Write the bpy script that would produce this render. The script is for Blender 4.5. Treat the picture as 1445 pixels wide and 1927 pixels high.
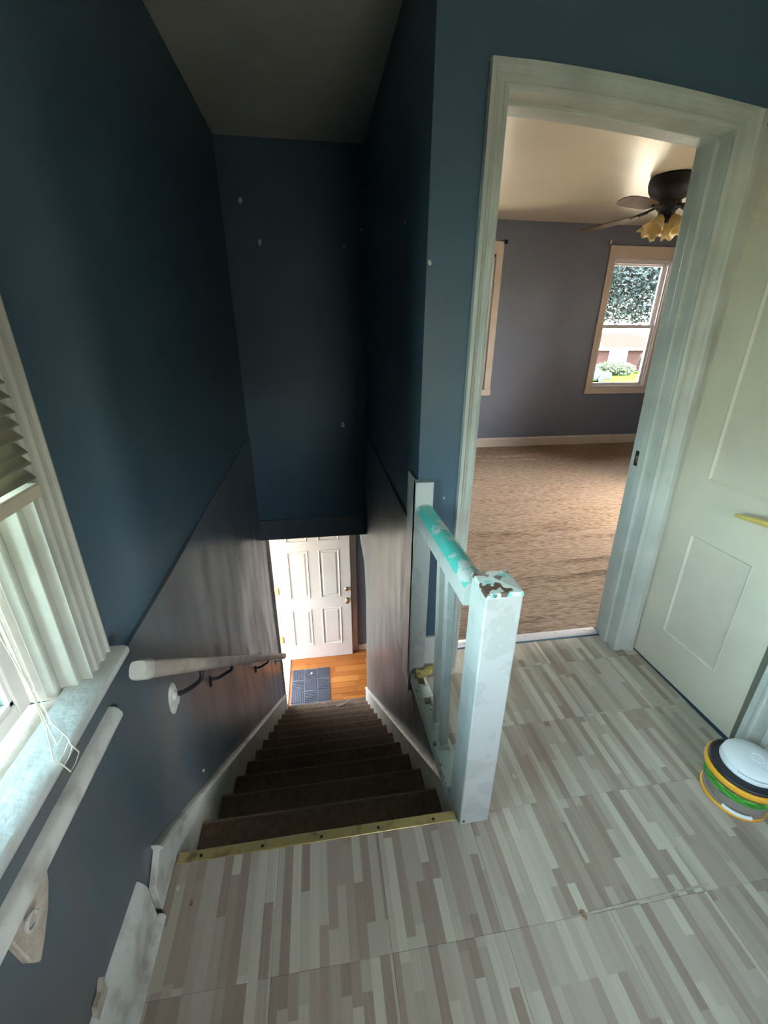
import bpy, math, random
from mathutils import Vector, Matrix

# ------------------------------------------------------------------ camera, sky, light
SC = bpy.context.scene
COL = SC.collection
for o in list(bpy.data.objects):
    bpy.data.objects.remove(o, do_unlink=True)

CP, CYAW, CROLL, CF = .406, .1525, .0065, 810.0
cp, sp = math.cos(CP), math.sin(CP); cy_, sy_ = math.cos(CYAW), math.sin(CYAW)
fwd = Vector((sy_ * cp, cy_ * cp, -sp)); r0 = Vector((cy_, -sy_, 0)); u0 = r0.cross(fwd)
rgt = math.cos(CROLL) * r0 + math.sin(CROLL) * u0
upv = -math.sin(CROLL) * r0 + math.cos(CROLL) * u0
cam_d = bpy.data.cameras.new('camera'); cam = bpy.data.objects.new('camera', cam_d); COL.objects.link(cam)
m3 = Matrix((rgt, upv, -fwd)).transposed()
cam.matrix_world = Matrix.Translation((.5084, -.8446, 1.4326)) @ m3.to_4x4()
cam_d.sensor_fit = 'VERTICAL'; cam_d.sensor_height = 24.0; cam_d.lens = CF / 1927.0 * 24.0
cam_d.clip_start = .02; cam_d.clip_end = 400
SC.camera = cam

world = bpy.data.worlds.new('sky'); SC.world = world; world.use_nodes = True
wn = world.node_tree.nodes; wl = world.node_tree.links
sky = wn.new('ShaderNodeTexSky'); sky.sky_type = 'NISHITA'; sky.sun_disc = False
SUN_AZ, SUN_EL = math.radians(95), math.radians(48)
sky.sun_elevation = SUN_EL; sky.sun_rotation = SUN_AZ
sky.air_density = 1.0; sky.dust_density = 3.0; sky.ozone_density = 1.0
hsv = wn.new('ShaderNodeHueSaturation'); hsv.inputs['Saturation'].default_value = .55
wl.new(sky.outputs[0], hsv.inputs['Color']); wl.new(hsv.outputs[0], wn['Background'].inputs[0]); wn['Background'].inputs[1].default_value = .42

sun_d = bpy.data.lights.new('sun', 'SUN'); sun = bpy.data.objects.new('sun', sun_d); COL.objects.link(sun)
sun_d.energy = 3.6; sun_d.angle = math.radians(1.5); sun_d.color = (1, .94, .84)
sdir = Vector((math.sin(SUN_AZ) * math.cos(SUN_EL), math.cos(SUN_AZ) * math.cos(SUN_EL), math.sin(SUN_EL)))
sun.rotation_euler = sdir.to_track_quat('Z', 'Y').to_euler()

def portal(name, loc, direction, sx, sy):
    d = bpy.data.lights.new(name, 'AREA'); d.shape = 'RECTANGLE'; d.size = sx; d.size_y = sy
    d.cycles.is_portal = True
    o = bpy.data.objects.new(name, d); COL.objects.link(o); o.location = loc
    o.rotation_euler = Vector(direction).to_track_quat('-Z', 'Z').to_euler()
portal('portal_landing', (-.17, -.53, 1.45), (1, 0, 0), .9, 1.5)
portal('portal_front_door', (-.17, 3.075, -1.31), (1, 0, 0), .8, 2.15)
portal('portal_bedroom_a', (4.355, 4.56, 1.46), (0, -1, 0), .85, 1.55)
portal('portal_bedroom_b', (2.165, 4.56, 1.46), (0, -1, 0), .85, 1.55)
portal('portal_rear', (1.275, -1.90, 1.15), (0, 1, 0), .85, .85)
portal('portal_bedroom_c', (5.40, 1.75, 1.46), (-1, 0, 0), 1.2, 1.55)

vs = SC.view_settings
vs.view_transform = 'Standard'; vs.look = 'None'; vs.gamma = 1.0; vs.use_curve_mapping = False
vs.exposure = 4.3
SC.cycles.max_bounces = 10; SC.cycles.diffuse_bounces = 7; SC.cycles.transparent_max_bounces = 12
SC.cycles.sample_clamp_indirect = 6.0; SC.cycles.caustics_reflective = False; SC.cycles.caustics_refractive = False
try:
    SC.cycles.use_denoising = True
except Exception:
    pass
random.seed(7)

# ------------------------------------------------------------------ helpers
def curve(pts, n=6):
    P = [Vector(p) for p in pts]; P = [P[0]*2-P[1]] + P + [P[-1]*2-P[-2]]; out = []
    for i in range(1, len(P)-2):
        for k in range(n):
            t = k/n; a, b, c, d = P[i-1:i+3]
            out.append(.5*((2*b)+(c-a)*t+(2*a-5*b+4*c-d)*t*t+(3*b-a-3*c+d)*t**3))
    return out + [P[-2]]
class MB:
    def __init__(s): s.v = []; s.f = []
    def add(s, v, f):
        b = len(s.v); s.v += [tuple(p) for p in v]; s.f += [tuple(i + b for i in q) for q in f]; return s
    def box(s, x0, x1, y0, y1, z0, z1):
        v = [(x0,y0,z0),(x1,y0,z0),(x1,y1,z0),(x0,y1,z0),(x0,y0,z1),(x1,y0,z1),(x1,y1,z1),(x0,y1,z1)]
        return s.add(v, [(0,3,2,1),(4,5,6,7),(0,1,5,4),(1,2,6,5),(2,3,7,6),(3,0,4,7)])
    def prism(s, poly, ax, a, b):
        """poly in the two other axes in cyclic order (x:(y,z) y:(x,z) z:(x,y))"""
        def P(p, t):
            return (t, p[0], p[1]) if ax == 'x' else (p[0], t, p[1]) if ax == 'y' else (p[0], p[1], t)
        n = len(poly); v = [P(p, a) for p in poly] + [P(p, b) for p in poly]
        f = [tuple(range(n))[::-1], tuple(range(n, 2 * n))] + [(i, (i + 1) % n, n + (i + 1) % n, n + i) for i in range(n)]
        return s.add(v, f)
    def lathe(s, prof, c, seg=24, axis=(0, 0, 1), cap=True):
        q = Vector((0, 0, 1)).rotation_difference(Vector(axis)); v = []; f = []; n = len(prof)
        for k in range(seg):
            a = 2 * math.pi * k / seg
            for r, h in prof:
                v.append(Vector(c) + q @ Vector((r * math.cos(a), r * math.sin(a), h)))
        for k in range(seg):
            k2 = (k + 1) % seg
            for i in range(n - 1): f.append((k*n+i, k2*n+i, k2*n+i+1, k*n+i+1))
        if cap:
            f.append(tuple(k * n for k in range(seg))[::-1]); f.append(tuple(k * n + n - 1 for k in range(seg)))
        return s.add(v, f)
    def tube(s, path, r, seg=8):
        path = [Vector(p) for p in path]; rs = r if isinstance(r, (list, tuple)) else [r] * len(path)
        v = []; f = []; prev = None
        for i, p in enumerate(path):
            t = (path[min(i+1, len(path)-1)] - path[max(i-1, 0)]).normalized()
            if prev is None:
                n = t.cross(Vector((0, 0, 1)))
                if n.length < 1e-3: n = t.cross(Vector((0, 1, 0)))
                n.normalize()
            else:
                n = (prev - t * prev.dot(t)).normalized()
            prev = n; b = t.cross(n)
            for k in range(seg):
                a = 2 * math.pi * k / seg; v.append(p + rs[i] * (math.cos(a) * n + math.sin(a) * b))
        for i in range(len(path) - 1):
            for k in range(seg):
                k2 = (k + 1) % seg; f.append((i*seg+k, i*seg+k2, (i+1)*seg+k2, (i+1)*seg+k))
        f.append(tuple(range(seg))[::-1]); f.append(tuple((len(path)-1)*seg + k for k in range(seg)))
        return s.add(v, f)
    def sweep(s, secs):
        """list of equal-length closed sections (3d points)"""
        n = len(secs[0]); v = [p for q in secs for p in q]; f = []
        for i in range(len(secs) - 1):
            for k in range(n):
                k2 = (k + 1) % n; f.append((i*n+k, i*n+k2, (i+1)*n+k2, (i+1)*n+k))
        f.append(tuple(range(n))[::-1]); f.append(tuple((len(secs)-1)*n + k for k in range(n)))
        return s.add(v, f)
    def deform(s, fn): s.v = [fn(*p) for p in s.v]; return s
    def build(s, name, mat, parent=None, bevel=0, smooth=False, seg=2):
        me = bpy.data.meshes.new(name); me.from_pydata(s.v, [], s.f); me.update()
        import bmesh
        bm = bmesh.new(); bm.from_mesh(me); bmesh.ops.recalc_face_normals(bm, faces=bm.faces); bm.to_mesh(me); bm.free()
        return obj(name, me, mat, parent, bevel, smooth, seg)

def obj(name, me, mat, parent=None, bevel=0, smooth=False, seg=2):
    o = bpy.data.objects.new(name, me); COL.objects.link(o)
    if mat and not me.materials: me.materials.append(mat)
    if parent is not None:
        o.parent = parent
        if parent.type == 'EMPTY': o.location = -parent.location
    if smooth or bevel:
        for p in me.polygons: p.use_smooth = True
        me.set_sharp_from_angle(angle=math.radians(38))
    if bevel:
        md = o.modifiers.new('bevel', 'BEVEL'); md.width = bevel; md.segments = seg; md.limit_method = 'ANGLE'; md.angle_limit = math.radians(40)
        md.harden_normals = False
    return o

def tag(o, label, cat, group=None, kind=None):
    o['label'] = label; o['category'] = cat
    if group: o['group'] = group
    if kind: o['kind'] = kind
    return o
def thing(name, loc, label, cat, group=None, kind=None):
    o = bpy.data.objects.new(name, None); COL.objects.link(o); o.location = loc; o.empty_display_size = .05
    return tag(o, label, cat, group, kind)
def share(src, name, loc=None, rot=None, parent=None):
    o = src.copy(); o.name = name; COL.objects.link(o)
    if parent is not None: o.parent = parent
    if loc is not None: o.location = loc
    if rot is not None: o.rotation_euler = rot
    return o
def slab(mb, ax, a, b, u0, u1, w0, w1, holes=()):
    """wall across axis ax from a to b; u,w the two other axes in order; rectangular holes (u0,u1,w0,w1)"""
    us = sorted({u0, u1, *[h[0] for h in holes], *[h[1] for h in holes]}); ws = sorted({w0, w1, *[h[2] for h in holes], *[h[3] for h in holes]})
    us = [u for u in us if u0 <= u <= u1]; ws = [w for w in ws if w0 <= w <= w1]
    for i in range(len(us)-1):
        for j in range(len(ws)-1):
            cu, cw = (us[i]+us[i+1])/2, (ws[j]+ws[j+1])/2
            if any(h[0] < cu < h[1] and h[2] < cw < h[3] for h in holes): continue
            if ax == 'x': mb.box(a, b, us[i], us[i+1], ws[j], ws[j+1])
            elif ax == 'y': mb.box(us[i], us[i+1], a, b, ws[j], ws[j+1])
            else: mb.box(us[i], us[i+1], ws[j], ws[j+1], a, b)
    return mb

# ------------------------------------------------------------------ materials
def srgb(r, g, b):
    f = lambda c: (c/255/12.92) if c/255 <= .04045 else ((c/255+.055)/1.055)**2.4
    return (f(r), f(g), f(b), 1)
def mat(name, col, rough=.5, col2=None, scale=8, detail=4, lo=.4, hi=.65, bump=0, bscale=60, metal=0, spec=.5, stretch=(1,1,1), rough2=None):
    m = bpy.data.materials.new(name); m.use_nodes = True; nt = m.node_tree; n = nt.nodes; l = nt.links
    b = n['Principled BSDF']; b.inputs['Base Color'].default_value = col; b.inputs['Roughness'].default_value = rough
    b.inputs['Metallic'].default_value = metal; b.inputs['Specular IOR Level'].default_value = spec
    tc = n.new('ShaderNodeNewGeometry'); mp = n.new('ShaderNodeMapping'); mp.inputs['Scale'].default_value = stretch
    l.new(tc.outputs['Position'], mp.inputs[0])
    if col2 or rough2 is not None:
        nz = n.new('ShaderNodeTexNoise'); nz.inputs['Scale'].default_value = scale; nz.inputs['Detail'].default_value = detail
        l.new(mp.outputs[0], nz.inputs[0])
        rp = n.new('ShaderNodeMapRange'); rp.inputs[1].default_value = lo; rp.inputs[2].default_value = hi
        l.new(nz.outputs[0], rp.inputs[0])
        if col2:
            mx = n.new('ShaderNodeMix'); mx.data_type = 'RGBA'; mx.inputs[6].default_value = col; mx.inputs[7].default_value = col2
            l.new(rp.outputs[0], mx.inputs[0]); l.new(mx.outputs[2], b.inputs['Base Color'])
        if rough2 is not None:
            mr = n.new('ShaderNodeMapRange'); mr.inputs[3].default_value = rough; mr.inputs[4].default_value = rough2
            l.new(rp.outputs[0], mr.inputs[0]); l.new(mr.outputs[0], b.inputs['Roughness'])
    if bump:
        nb = n.new('ShaderNodeTexNoise'); nb.inputs['Scale'].default_value = bscale; nb.inputs['Detail'].default_value = 3
        l.new(mp.outputs[0], nb.inputs[0]); bp = n.new('ShaderNodeBump'); bp.inputs['Strength'].default_value = bump; bp.inputs['Distance'].default_value = .01
        l.new(nb.outputs[0], bp.inputs['Height']); l.new(bp.outputs[0], b.inputs['Normal'])
    return m
M = {}
M['blue'] = mat('blue_wall_paint', (.060, .111, .148, 1), .42, (.068, .120, .158, 1), 3, bump=.05, bscale=90, spec=.4)
M['blue_gloss'] = mat('scuffed_blue_gloss_paint', (.085, .118, .135, 1), .30, (.140, .135, .130, 1), 5, 6, .42, .72, bump=.12, bscale=7, spec=.5, stretch=(1.6, 1.6, .45), rough2=.48)
M['blue_lit'] = mat('blue_wall_paint_lit', (.160, .178, .222, 1), .38, (.168, .186, .230, 1), 3, bump=.05, bscale=90, spec=.4)  # same blue paint made paler, the brighter bedroom light put into its colour
M['ceil'] = mat('ceiling_paint', (.62, .62, .56, 1), .6, (.55, .55, .49, 1), 3, bump=.08, bscale=60)
M['bed_ceil'] = mat('cream_gloss_ceiling', (.63, .575, .43, 1), .32, (.59, .535, .39, 1), 1.5, bump=.06, bscale=3, spec=.5)
M['white'] = mat('old_white_gloss_paint', (.52, .53, .47, 1), .35, (.43, .44, .385, 1), 6, bump=.18, bscale=40)
M['white_dirty'] = mat('dirty_white_paint', (.60, .60, .54, 1), .4, (.36, .33, .27, 1), 14, 8, .50, .72, bump=.3, bscale=50)
M['door_white'] = mat('ivory_door_paint', (.64, .58, .45, 1), .38, (.59, .53, .41, 1), 4, bump=.08, bscale=50)
M['fdoor'] = mat('front_door_white', (.66, .60, .54, 1), .35, (.62, .56, .50, 1), 3)
M['trim_cream'] = mat('cream_trim_paint', (.66, .56, .46, 1), .4, (.60, .50, .40, 1), 5, bump=.1)
M['vinyl'] = mat('white_window_vinyl', (.78, .74, .72, 1), .35)
M['stair_carpet'] = mat('dark_stair_carpet', (.20, .138, .095, 1), .95, (.15, .10, .068, 1), 40, 6, bump=.6, bscale=260, spec=.1)
M['stair_lit'] = mat('carpet_lit_edge', (.30, .215, .155, 1), .95, (.23, .16, .112, 1), 60, 6, bump=.6, bscale=260, spec=.1)  # paler nosing: hall light caught on the step edges, put into the colour
M['brass'] = mat('brass_strip', (.74, .60, .26, 1), .38, (.30, .24, .11, 1), 20, 6, .52, .74, metal=.8, bump=.1)
M['gold'] = mat('polished_brass', (.80, .58, .22, 1), .25, metal=1)
M['alu'] = mat('aluminium_strip', (.80, .76, .76, 1), .35, metal=.6)
M['iron'] = mat('black_iron', (.02, .02, .022, 1), .5, spec=.3)
M['orange_floor'] = None
M['slat'] = mat('cream_slat', (.66, .60, .46, 1), .45)
M['cord'] = mat('cord_white', (.80, .80, .66, 1), .7)
M['fan_bronze'] = mat('dark_bronze', (.014, .011, .009, 1), .55, spec=.25)
M['fan_blade'] = mat('brown_blade', (.10, .068, .045, 1), .65, (.07, .048, .03, 1), 9, spec=.2, stretch=(1, 1, 1))
M['tulip'] = mat('amber_tulip_glass', (.72, .58, .26, 1), .3, (.60, .46, .18, 1), 14)
M['plaster'] = mat('torn_plaster_paper', (.50, .43, .34, 1), .8, (.38, .32, .25, 1), 30, bump=.5, bscale=80)
M['spackle'] = mat('spackle', (.62, .60, .54, 1), .8)
M['foam'] = mat('yellow_foam', (.50, .42, .12, 1), .8, (.34, .30, .10, 1), 40, bump=1, bscale=90)
M['wood_raw'] = mat('raw_wood', (.30, .20, .12, 1), .8, (.12, .075, .045, 1), 40, 6)
M['dark'] = mat('closet_dark', (.03, .03, .03, 1), .9)
M['rubber'] = mat('grey_rubber', (.075, .078, .09, 1), .65, (.06, .063, .075, 1), 20, bump=.2, bscale=200, spec=.3)
M['black_plastic'] = mat('black_plastic', (.018, .018, .02, 1), .45)
M['orange_plastic'] = mat('orange_plastic', (.90, .43, .03, 1), .35)
M['green_wrap'] = mat('green_wrap', (.12, .50, .06, 1), .5, (.03, .22, .02, 1), 40, 4, .4, .6, stretch=(1, 1, 3))
M['grey_wrap'] = mat('taupe_label', (.33, .28, .25, 1), .4, (.26, .22, .20, 1), 10)
M['white_plastic'] = mat('white_plastic', (.84, .87, .84, 1), .35)
M['vent_grey'] = mat('vent_grey', (.35, .42, .45, 1), .5)
M['steel'] = mat('steel', (.6, .6, .6, 1), .3, metal=1)

def peel_mat(name, base, mid, deep, scale, a, b, bump=.6):
    """layers of old paint: base, worn to mid, chipped to deep"""
    m = bpy.data.materials.new(name); m.use_nodes = True; nt = m.node_tree; n = nt.nodes; l = nt.links; p = n['Principled BSDF']
    g = n.new('ShaderNodeNewGeometry')
    n1 = n.new('ShaderNodeTexNoise'); n1.inputs['Scale'].default_value = scale; n1.inputs['Detail'].default_value = 7; n1.inputs['Roughness'].default_value = .6
    n2 = n.new('ShaderNodeTexNoise'); n2.inputs['Scale'].default_value = scale * 1.4; n2.inputs['Detail'].default_value = 8
    mp = n.new('ShaderNodeMapping'); mp.inputs['Location'].default_value = (3.1, 7.7, 1.3); l.new(g.outputs['Position'], mp.inputs[0])
    l.new(g.outputs['Position'], n1.inputs[0]); l.new(mp.outputs[0], n2.inputs[0])
    def th(src, t, w=.02):
        r = n.new('ShaderNodeMapRange'); r.inputs[1].default_value = t - w; r.inputs[2].default_value = t + w; l.new(src, r.inputs[0]); return r.outputs[0]
    f1 = th(n1.outputs[0], a); f2 = th(n2.outputs[0], b)
    x1 = n.new('ShaderNodeMix'); x1.data_type = 'RGBA'; x1.inputs[6].default_value = base; x1.inputs[7].default_value = mid; l.new(f1, x1.inputs[0])
    x2 = n.new('ShaderNodeMix'); x2.data_type = 'RGBA'; x2.inputs[7].default_value = deep; l.new(x1.outputs[2], x2.inputs[6]); l.new(f2, x2.inputs[0])
    l.new(x2.outputs[2], p.inputs['Base Color']); p.inputs['Roughness'].default_value = .4
    bp = n.new('ShaderNodeBump'); bp.inputs['Strength'].default_value = bump; bp.inputs['Distance'].default_value = .003; bp.invert = True
    l.new(f2, bp.inputs['Height']); l.new(bp.outputs[0], p.inputs['Normal'])
    return m
TEAL = (.10, .52, .44, 1); WH = (.64, .66, .60, 1); BR = (.10, .055, .035, 1)
M['rail_top'] = peel_mat('worn_teal_rail', TEAL, (.60, .60, .55, 1), (.30, .42, .38, 1), 11, .56, .70)
M['newel_top'] = peel_mat('chipped_newel_top', (.56, .60, .53, 1), TEAL, BR, 26, .54, .53)
M['post'] = peel_mat('post_white', (.50, .51, .475, 1), (.44, .45, .42, 1), (.25, .30, .28, 1), 13, .55, .76, .3)
M['bottom_rail'] = peel_mat('bottom_rail_paint', (.56, .66, .62, 1), (.62, .62, .58, 1), (.16, .11, .08, 1), 30, .55, .64)

def glass(name, tint, rough=0.0):
    m = bpy.data.materials.new(name); m.use_nodes = True; nt = m.node_tree; n = nt.nodes; l = nt.links
    n.remove(n['Principled BSDF']); t = n.new('ShaderNodeBsdfTransparent'); t.inputs[0].default_value = tint
    g = n.new('ShaderNodeBsdfGlossy'); g.inputs[1].default_value = .02; f = n.new('ShaderNodeFresnel'); f.inputs[0].default_value = 1.3
    x = n.new('ShaderNodeMixShader'); l.new(f.outputs[0], x.inputs[0]); l.new(t.outputs[0], x.inputs[1]); l.new(g.outputs[0], x.inputs[2])
    l.new(x.outputs[0], n['Material Output'].inputs[0]); return m
M['glass_green'] = glass('daylight_tint_glass', (.86, 1.0, .965, 1))  # green-cyan cast of the outdoor light put into the pane tint
M['glass'] = glass('clear_glass', (.96, .95, .93, 1))

def strips(name, ramp, w, h, rough, rot=True, bumpy=.04, perobj=True):
    m = bpy.data.materials.new(name); m.use_nodes = True; nt = m.node_tree; n = nt.nodes; l = nt.links; p = n['Principled BSDF']
    g = n.new('ShaderNodeNewGeometry'); oi = n.new('ShaderNodeObjectInfo')
    v = n.new('ShaderNodeVectorMath'); v.operation = 'ADD'
    if perobj:
        k = n.new('ShaderNodeMath'); k.operation = 'MULTIPLY'; k.inputs[1].default_value = 37.0; l.new(oi.outputs['Random'], k.inputs[0])
        c = n.new('ShaderNodeCombineXYZ'); l.new(k.outputs[0], c.inputs[1]); l.new(c.outputs[0], v.inputs[1])
    l.new(g.outputs['Position'], v.inputs[0])
    sep = n.new('ShaderNodeSeparateXYZ'); l.new(v.outputs[0], sep.inputs[0])
    com = n.new('ShaderNodeCombineXYZ'); l.new(sep.outputs[1 if rot else 0], com.inputs[0]); l.new(sep.outputs[0 if rot else 1], com.inputs[1])
    br = n.new('ShaderNodeTexBrick'); br.offset = .37; br.offset_frequency = 3; br.squash = .7; br.squash_frequency = 2
    br.inputs['Color1'].default_value = (0, 0, 0, 1); br.inputs['Color2'].default_value = (1, 1, 1, 1); br.inputs['Scale'].default_value = 1
    br.inputs['Mortar Size'].default_value = 0; br.inputs['Brick Width'].default_value = h; br.inputs['Row Height'].default_value = w
    l.new(com.outputs[0], br.inputs[0])
    nz = n.new('ShaderNodeTexNoise'); nz.inputs['Scale'].default_value = 1; nz.inputs['Detail'].default_value = 5
    mp = n.new('ShaderNodeMapping'); mp.inputs['Scale'].default_value = (3.5, 170, 1); l.new(com.outputs[0], mp.inputs[0]); l.new(mp.outputs[0], nz.inputs[0])
    ad = n.new('ShaderNodeMath'); ad.operation = 'MULTIPLY_ADD'; ad.inputs[1].default_value = .42; l.new(nz.outputs[0], ad.inputs[0])
    sb = n.new('ShaderNodeMath'); sb.operation = 'SUBTRACT'; sb.inputs[1].default_value = .21
    l.new(br.outputs['Color'], sb.inputs[0]); l.new(sb.outputs[0], ad.inputs[2])
    rp = n.new('ShaderNodeValToRGB'); rp.color_ramp.interpolation = 'LINEAR'
    e = rp.color_ramp.elements; e[0].position = ramp[0][0]; e[0].color = ramp[0][1]; e[1].position = ramp[-1][0]; e[1].color = ramp[-1][1]
    for q, cc in ramp[1:-1]:
        x = e.new(q); x.color = cc
    l.new(ad.outputs[0], rp.inputs[0]); l.new(rp.outputs[0], p.inputs['Base Color']); p.inputs['Roughness'].default_value = rough
    bp = n.new('ShaderNodeBump'); bp.inputs['Strength'].default_value = bumpy; bp.inputs['Distance'].default_value = .01; l.new(nz.outputs[0], bp.inputs['Height']); l.new(bp.outputs[0], p.inputs['Normal'])
    return m
M['vinyl_tile'] = strips('printed_strip_vinyl', [(0, (.30, .235, .18, 1)), (.28, (.375, .315, .245, 1)), (.5, (.425, .38, .30, 1)), (.75, (.465, .425, .335, 1)), (1, (.56, .53, .41, 1))], .0245, .31, .3)
M['orange_floor'] = strips('orange_oak', [(0, (.34, .10, .018, 1)), (.5, (.46, .155, .03, 1)), (1, (.58, .22, .05, 1))], .3, 1.5, .28, rot=False, perobj=True)

def bed_carpet():
    m = mat('brown_bedroom_carpet', (.42, .305, .215, 1), .95, (.19, .125, .08, 1), 60, 7, .40, .70, bump=.9, bscale=110, spec=.08, stretch=(.32, 1.9, 1))
    return m
M['carpet'] = bed_carpet()

# ------------------------------------------------------------------ structure
ZC, ZBC, ZH = 2.436, 2.50, -2.34
W = .863; YD = .633; YD2 = .763; YB = 2.37; XR = 1.972
S = 'structure'
# left wall: window hole and front door hole
WY0, WY1, WZ0, WZ1 = -.96, -.115, .745, 2.08   # inside the jambs
FD0, FD1 = 2.70, 3.455
mb = slab(MB(), 'x', -.14, 0, -1.75, 3.64, ZH - .1, ZC, [(WY0 - .015, WY1 + .015, WZ0 - .041, WZ1 + .08), (FD0, FD1, ZH, -.30)])
wall_left = tag(mb.build('wall_left', M['blue']), 'dark blue painted wall left of the staircase, with the window in it', 'wall', kind=S)
mb = MB(); ny, nz = 60, 46
for j in range(nz + 1):
    for i in range(ny + 1):
        y = -1.75 + (2.64 + 1.75) * i / ny; z = -2.34 + 3.04 * j / nz
        t = .008 + .0035 * math.sin(y * 2.1 + z * 1.3) + .0025 * math.sin(y * 5.3 - z * 2.9 + 1)
        mb.v.append((max(t, .003), y, z))
n0 = len(mb.v)
for j in range(nz):
    for i in range(ny):
        a = j * (ny + 1) + i; mb.f.append((a, a + 1, a + ny + 2, a + ny + 1))
# returned top edge
top = [nz * (ny + 1) + i for i in range(ny + 1)]
for i in range(ny + 1): mb.v.append((-.002, mb.v[top[i]][1], mb.v[top[i]][2] + .002))
for i in range(ny): mb.f.append((top[i], top[i + 1], n0 + i + 1, n0 + i))
lower = mb.build('lower_plaster', M['blue_gloss'], wall_left, smooth=True); lower['label'] = 'scuffed glossy grey-blue lower plaster'

# right stairwell wall
mb = MB(); slab(mb, 'x', W, .965, YD2, 2.47, .70, ZBC); mb.box(.90, .965, -.04, 2.47, ZH - .1, -.122); mb.box(W, .965, YD2, 2.47, -.122, .70)
wall_stair = tag(mb.build('wall_stairwell', M['blue']), 'dark blue wall on the right side of the staircase', 'wall', kind=S)
def xface(y, z):
    b = .893 + (.853 - .893) * min(max(y, 0) / 2.4, 1); t = min(max((.1 - z) / .45, 0), 1); t = t * t * (3 - 2 * t)
    if y < YD - .01: t = 1
    return .855 + (b - .855) * t + .003 * math.sin(y * 4 + z * 2)
def yend(z):
    if z < -1.0: return 2.47
    if z < -.53: return 2.47 + .11 * ((z + 1.0) / .47) ** 2
    return 2.58 + .37 * min((z + .53) / .07, 1)
mb = MB(); ny, nz = 50, 40
def grid(mb, y0, yf, z0, z1, ny, nz):
    b0 = len(mb.v)
    for j in range(nz + 1):
        z = z0 + (z1 - z0) * j / nz
        for i in range(ny + 1):
            y = y0 + (yf(z) - y0) * i / ny; mb.v.append((xface(y, z), y, z))
    for j in range(nz):
        for i in range(ny):
            a = b0 + j * (ny + 1) + i; mb.f.append((a, a + ny + 1, a + ny + 2, a + 1))
    # return at the end and the top
    c0 = len(mb.v)
    for j in range(nz + 1):
        p = mb.v[b0 + j * (ny + 1) + ny]; mb.v.append((.965, p[1], p[2]))
    for j in range(nz): mb.f.append((b0 + j*(ny+1)+ny, b0 + (j+1)*(ny+1)+ny, c0+j+1, c0+j))
    d0 = len(mb.v)
    for i in range(ny + 1):
        p = mb.v[b0 + nz*(ny+1)+i]; mb.v.append((.87 if z1 > .5 else .965, p[1], p[2] + .002))
    for i in range(ny): mb.f.append((b0+nz*(ny+1)+i, d0+i, d0+i+1, b0+nz*(ny+1)+i+1))
grid(mb, YD, lambda z: yend(z) if z < -.16 else 2.372, ZH, .70, 40, 90)
grid(mb, -.04, lambda z: YD, ZH, -.012, 14, 30)
o = mb.build('lower_plaster', M['blue_gloss'], wall_stair, smooth=True); o['label'] = 'scuffed glossy grey-blue lower plaster'

# far stairwell wall and its header strip
mb = MB(); mb.box(-.02, .90, YB, 2.47, .02, ZC + .02)
wall_far = tag(mb.build('wall_far', M['blue']), 'dark blue end wall high above the stairs with patched screw holes', 'wall', kind=S)
mb = MB(); mb.box(-.02, .90, YB - .012, 2.47, -.155, .018)
o = mb.build('header_board', M['blue_gloss'], wall_far, bevel=.004); o['label'] = 'lighter board along the bottom of the end wall'
def blob(name, m, parent, c, ax, r, seed, th=.004, n=9):
    rnd = random.Random(seed); pts = []
    for k in range(n):
        a = 2*math.pi*k/n; rr = r * (.6 + .6 * rnd.random()); pts.append((math.cos(a) * rr * .8, math.sin(a) * rr * 1.1))
    mb = MB()
    if ax == 'y': mb.prism([(c[0]+p, c[2]+q) for p, q in pts], 'y', c[1]-th, c[1]+.002)
    elif ax == 'x': mb.prism([(c[1]+p, c[2]+q) for p, q in pts], 'x', c[0]-.002, c[0]+th)
    elif ax == '-x': mb.prism([(c[1]+p, c[2]+q) for p, q in pts], 'x', c[0]-th, c[0]+.002)
    else: mb.prism([(c[0]+p, c[1]+q) for p, q in pts], 'z', c[2], c[2]+th)
    return mb.build(name, m, parent)
for k, (x, z, r) in enumerate([(.115, 2.127, .016), (.208, 1.913, .016), (.734, 1.908, .014), (.845, 1.999, .008), (.688, .766, .02)]):
    blob('spackle_patch', M['spackle'], wall_far, (x, YB, z), 'y', r, k)
blob('spackle_patch', M['spackle'], wall_stair, (W, .99, 1.787), '-x', .006, 21)

# wall with the bedroom doorway
mb = slab(MB(), 'y', YD, YD2, W, 2.10, -.12, ZBC, [(1.05, 1.868, 0, 2.038)])
wall_door = tag(mb.build('wall_doorway', M['blue']), 'blue wall around the bedroom doorway, facing the landing', 'wall', kind=S)
for k, (x, z, r) in enumerate([(.871, 1.615, .008), (.966, .835, .004)]):
    blob('spackle_patch', M['spackle'], wall_door, (x, YD, z), 'y', r, 30 + k)
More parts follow.
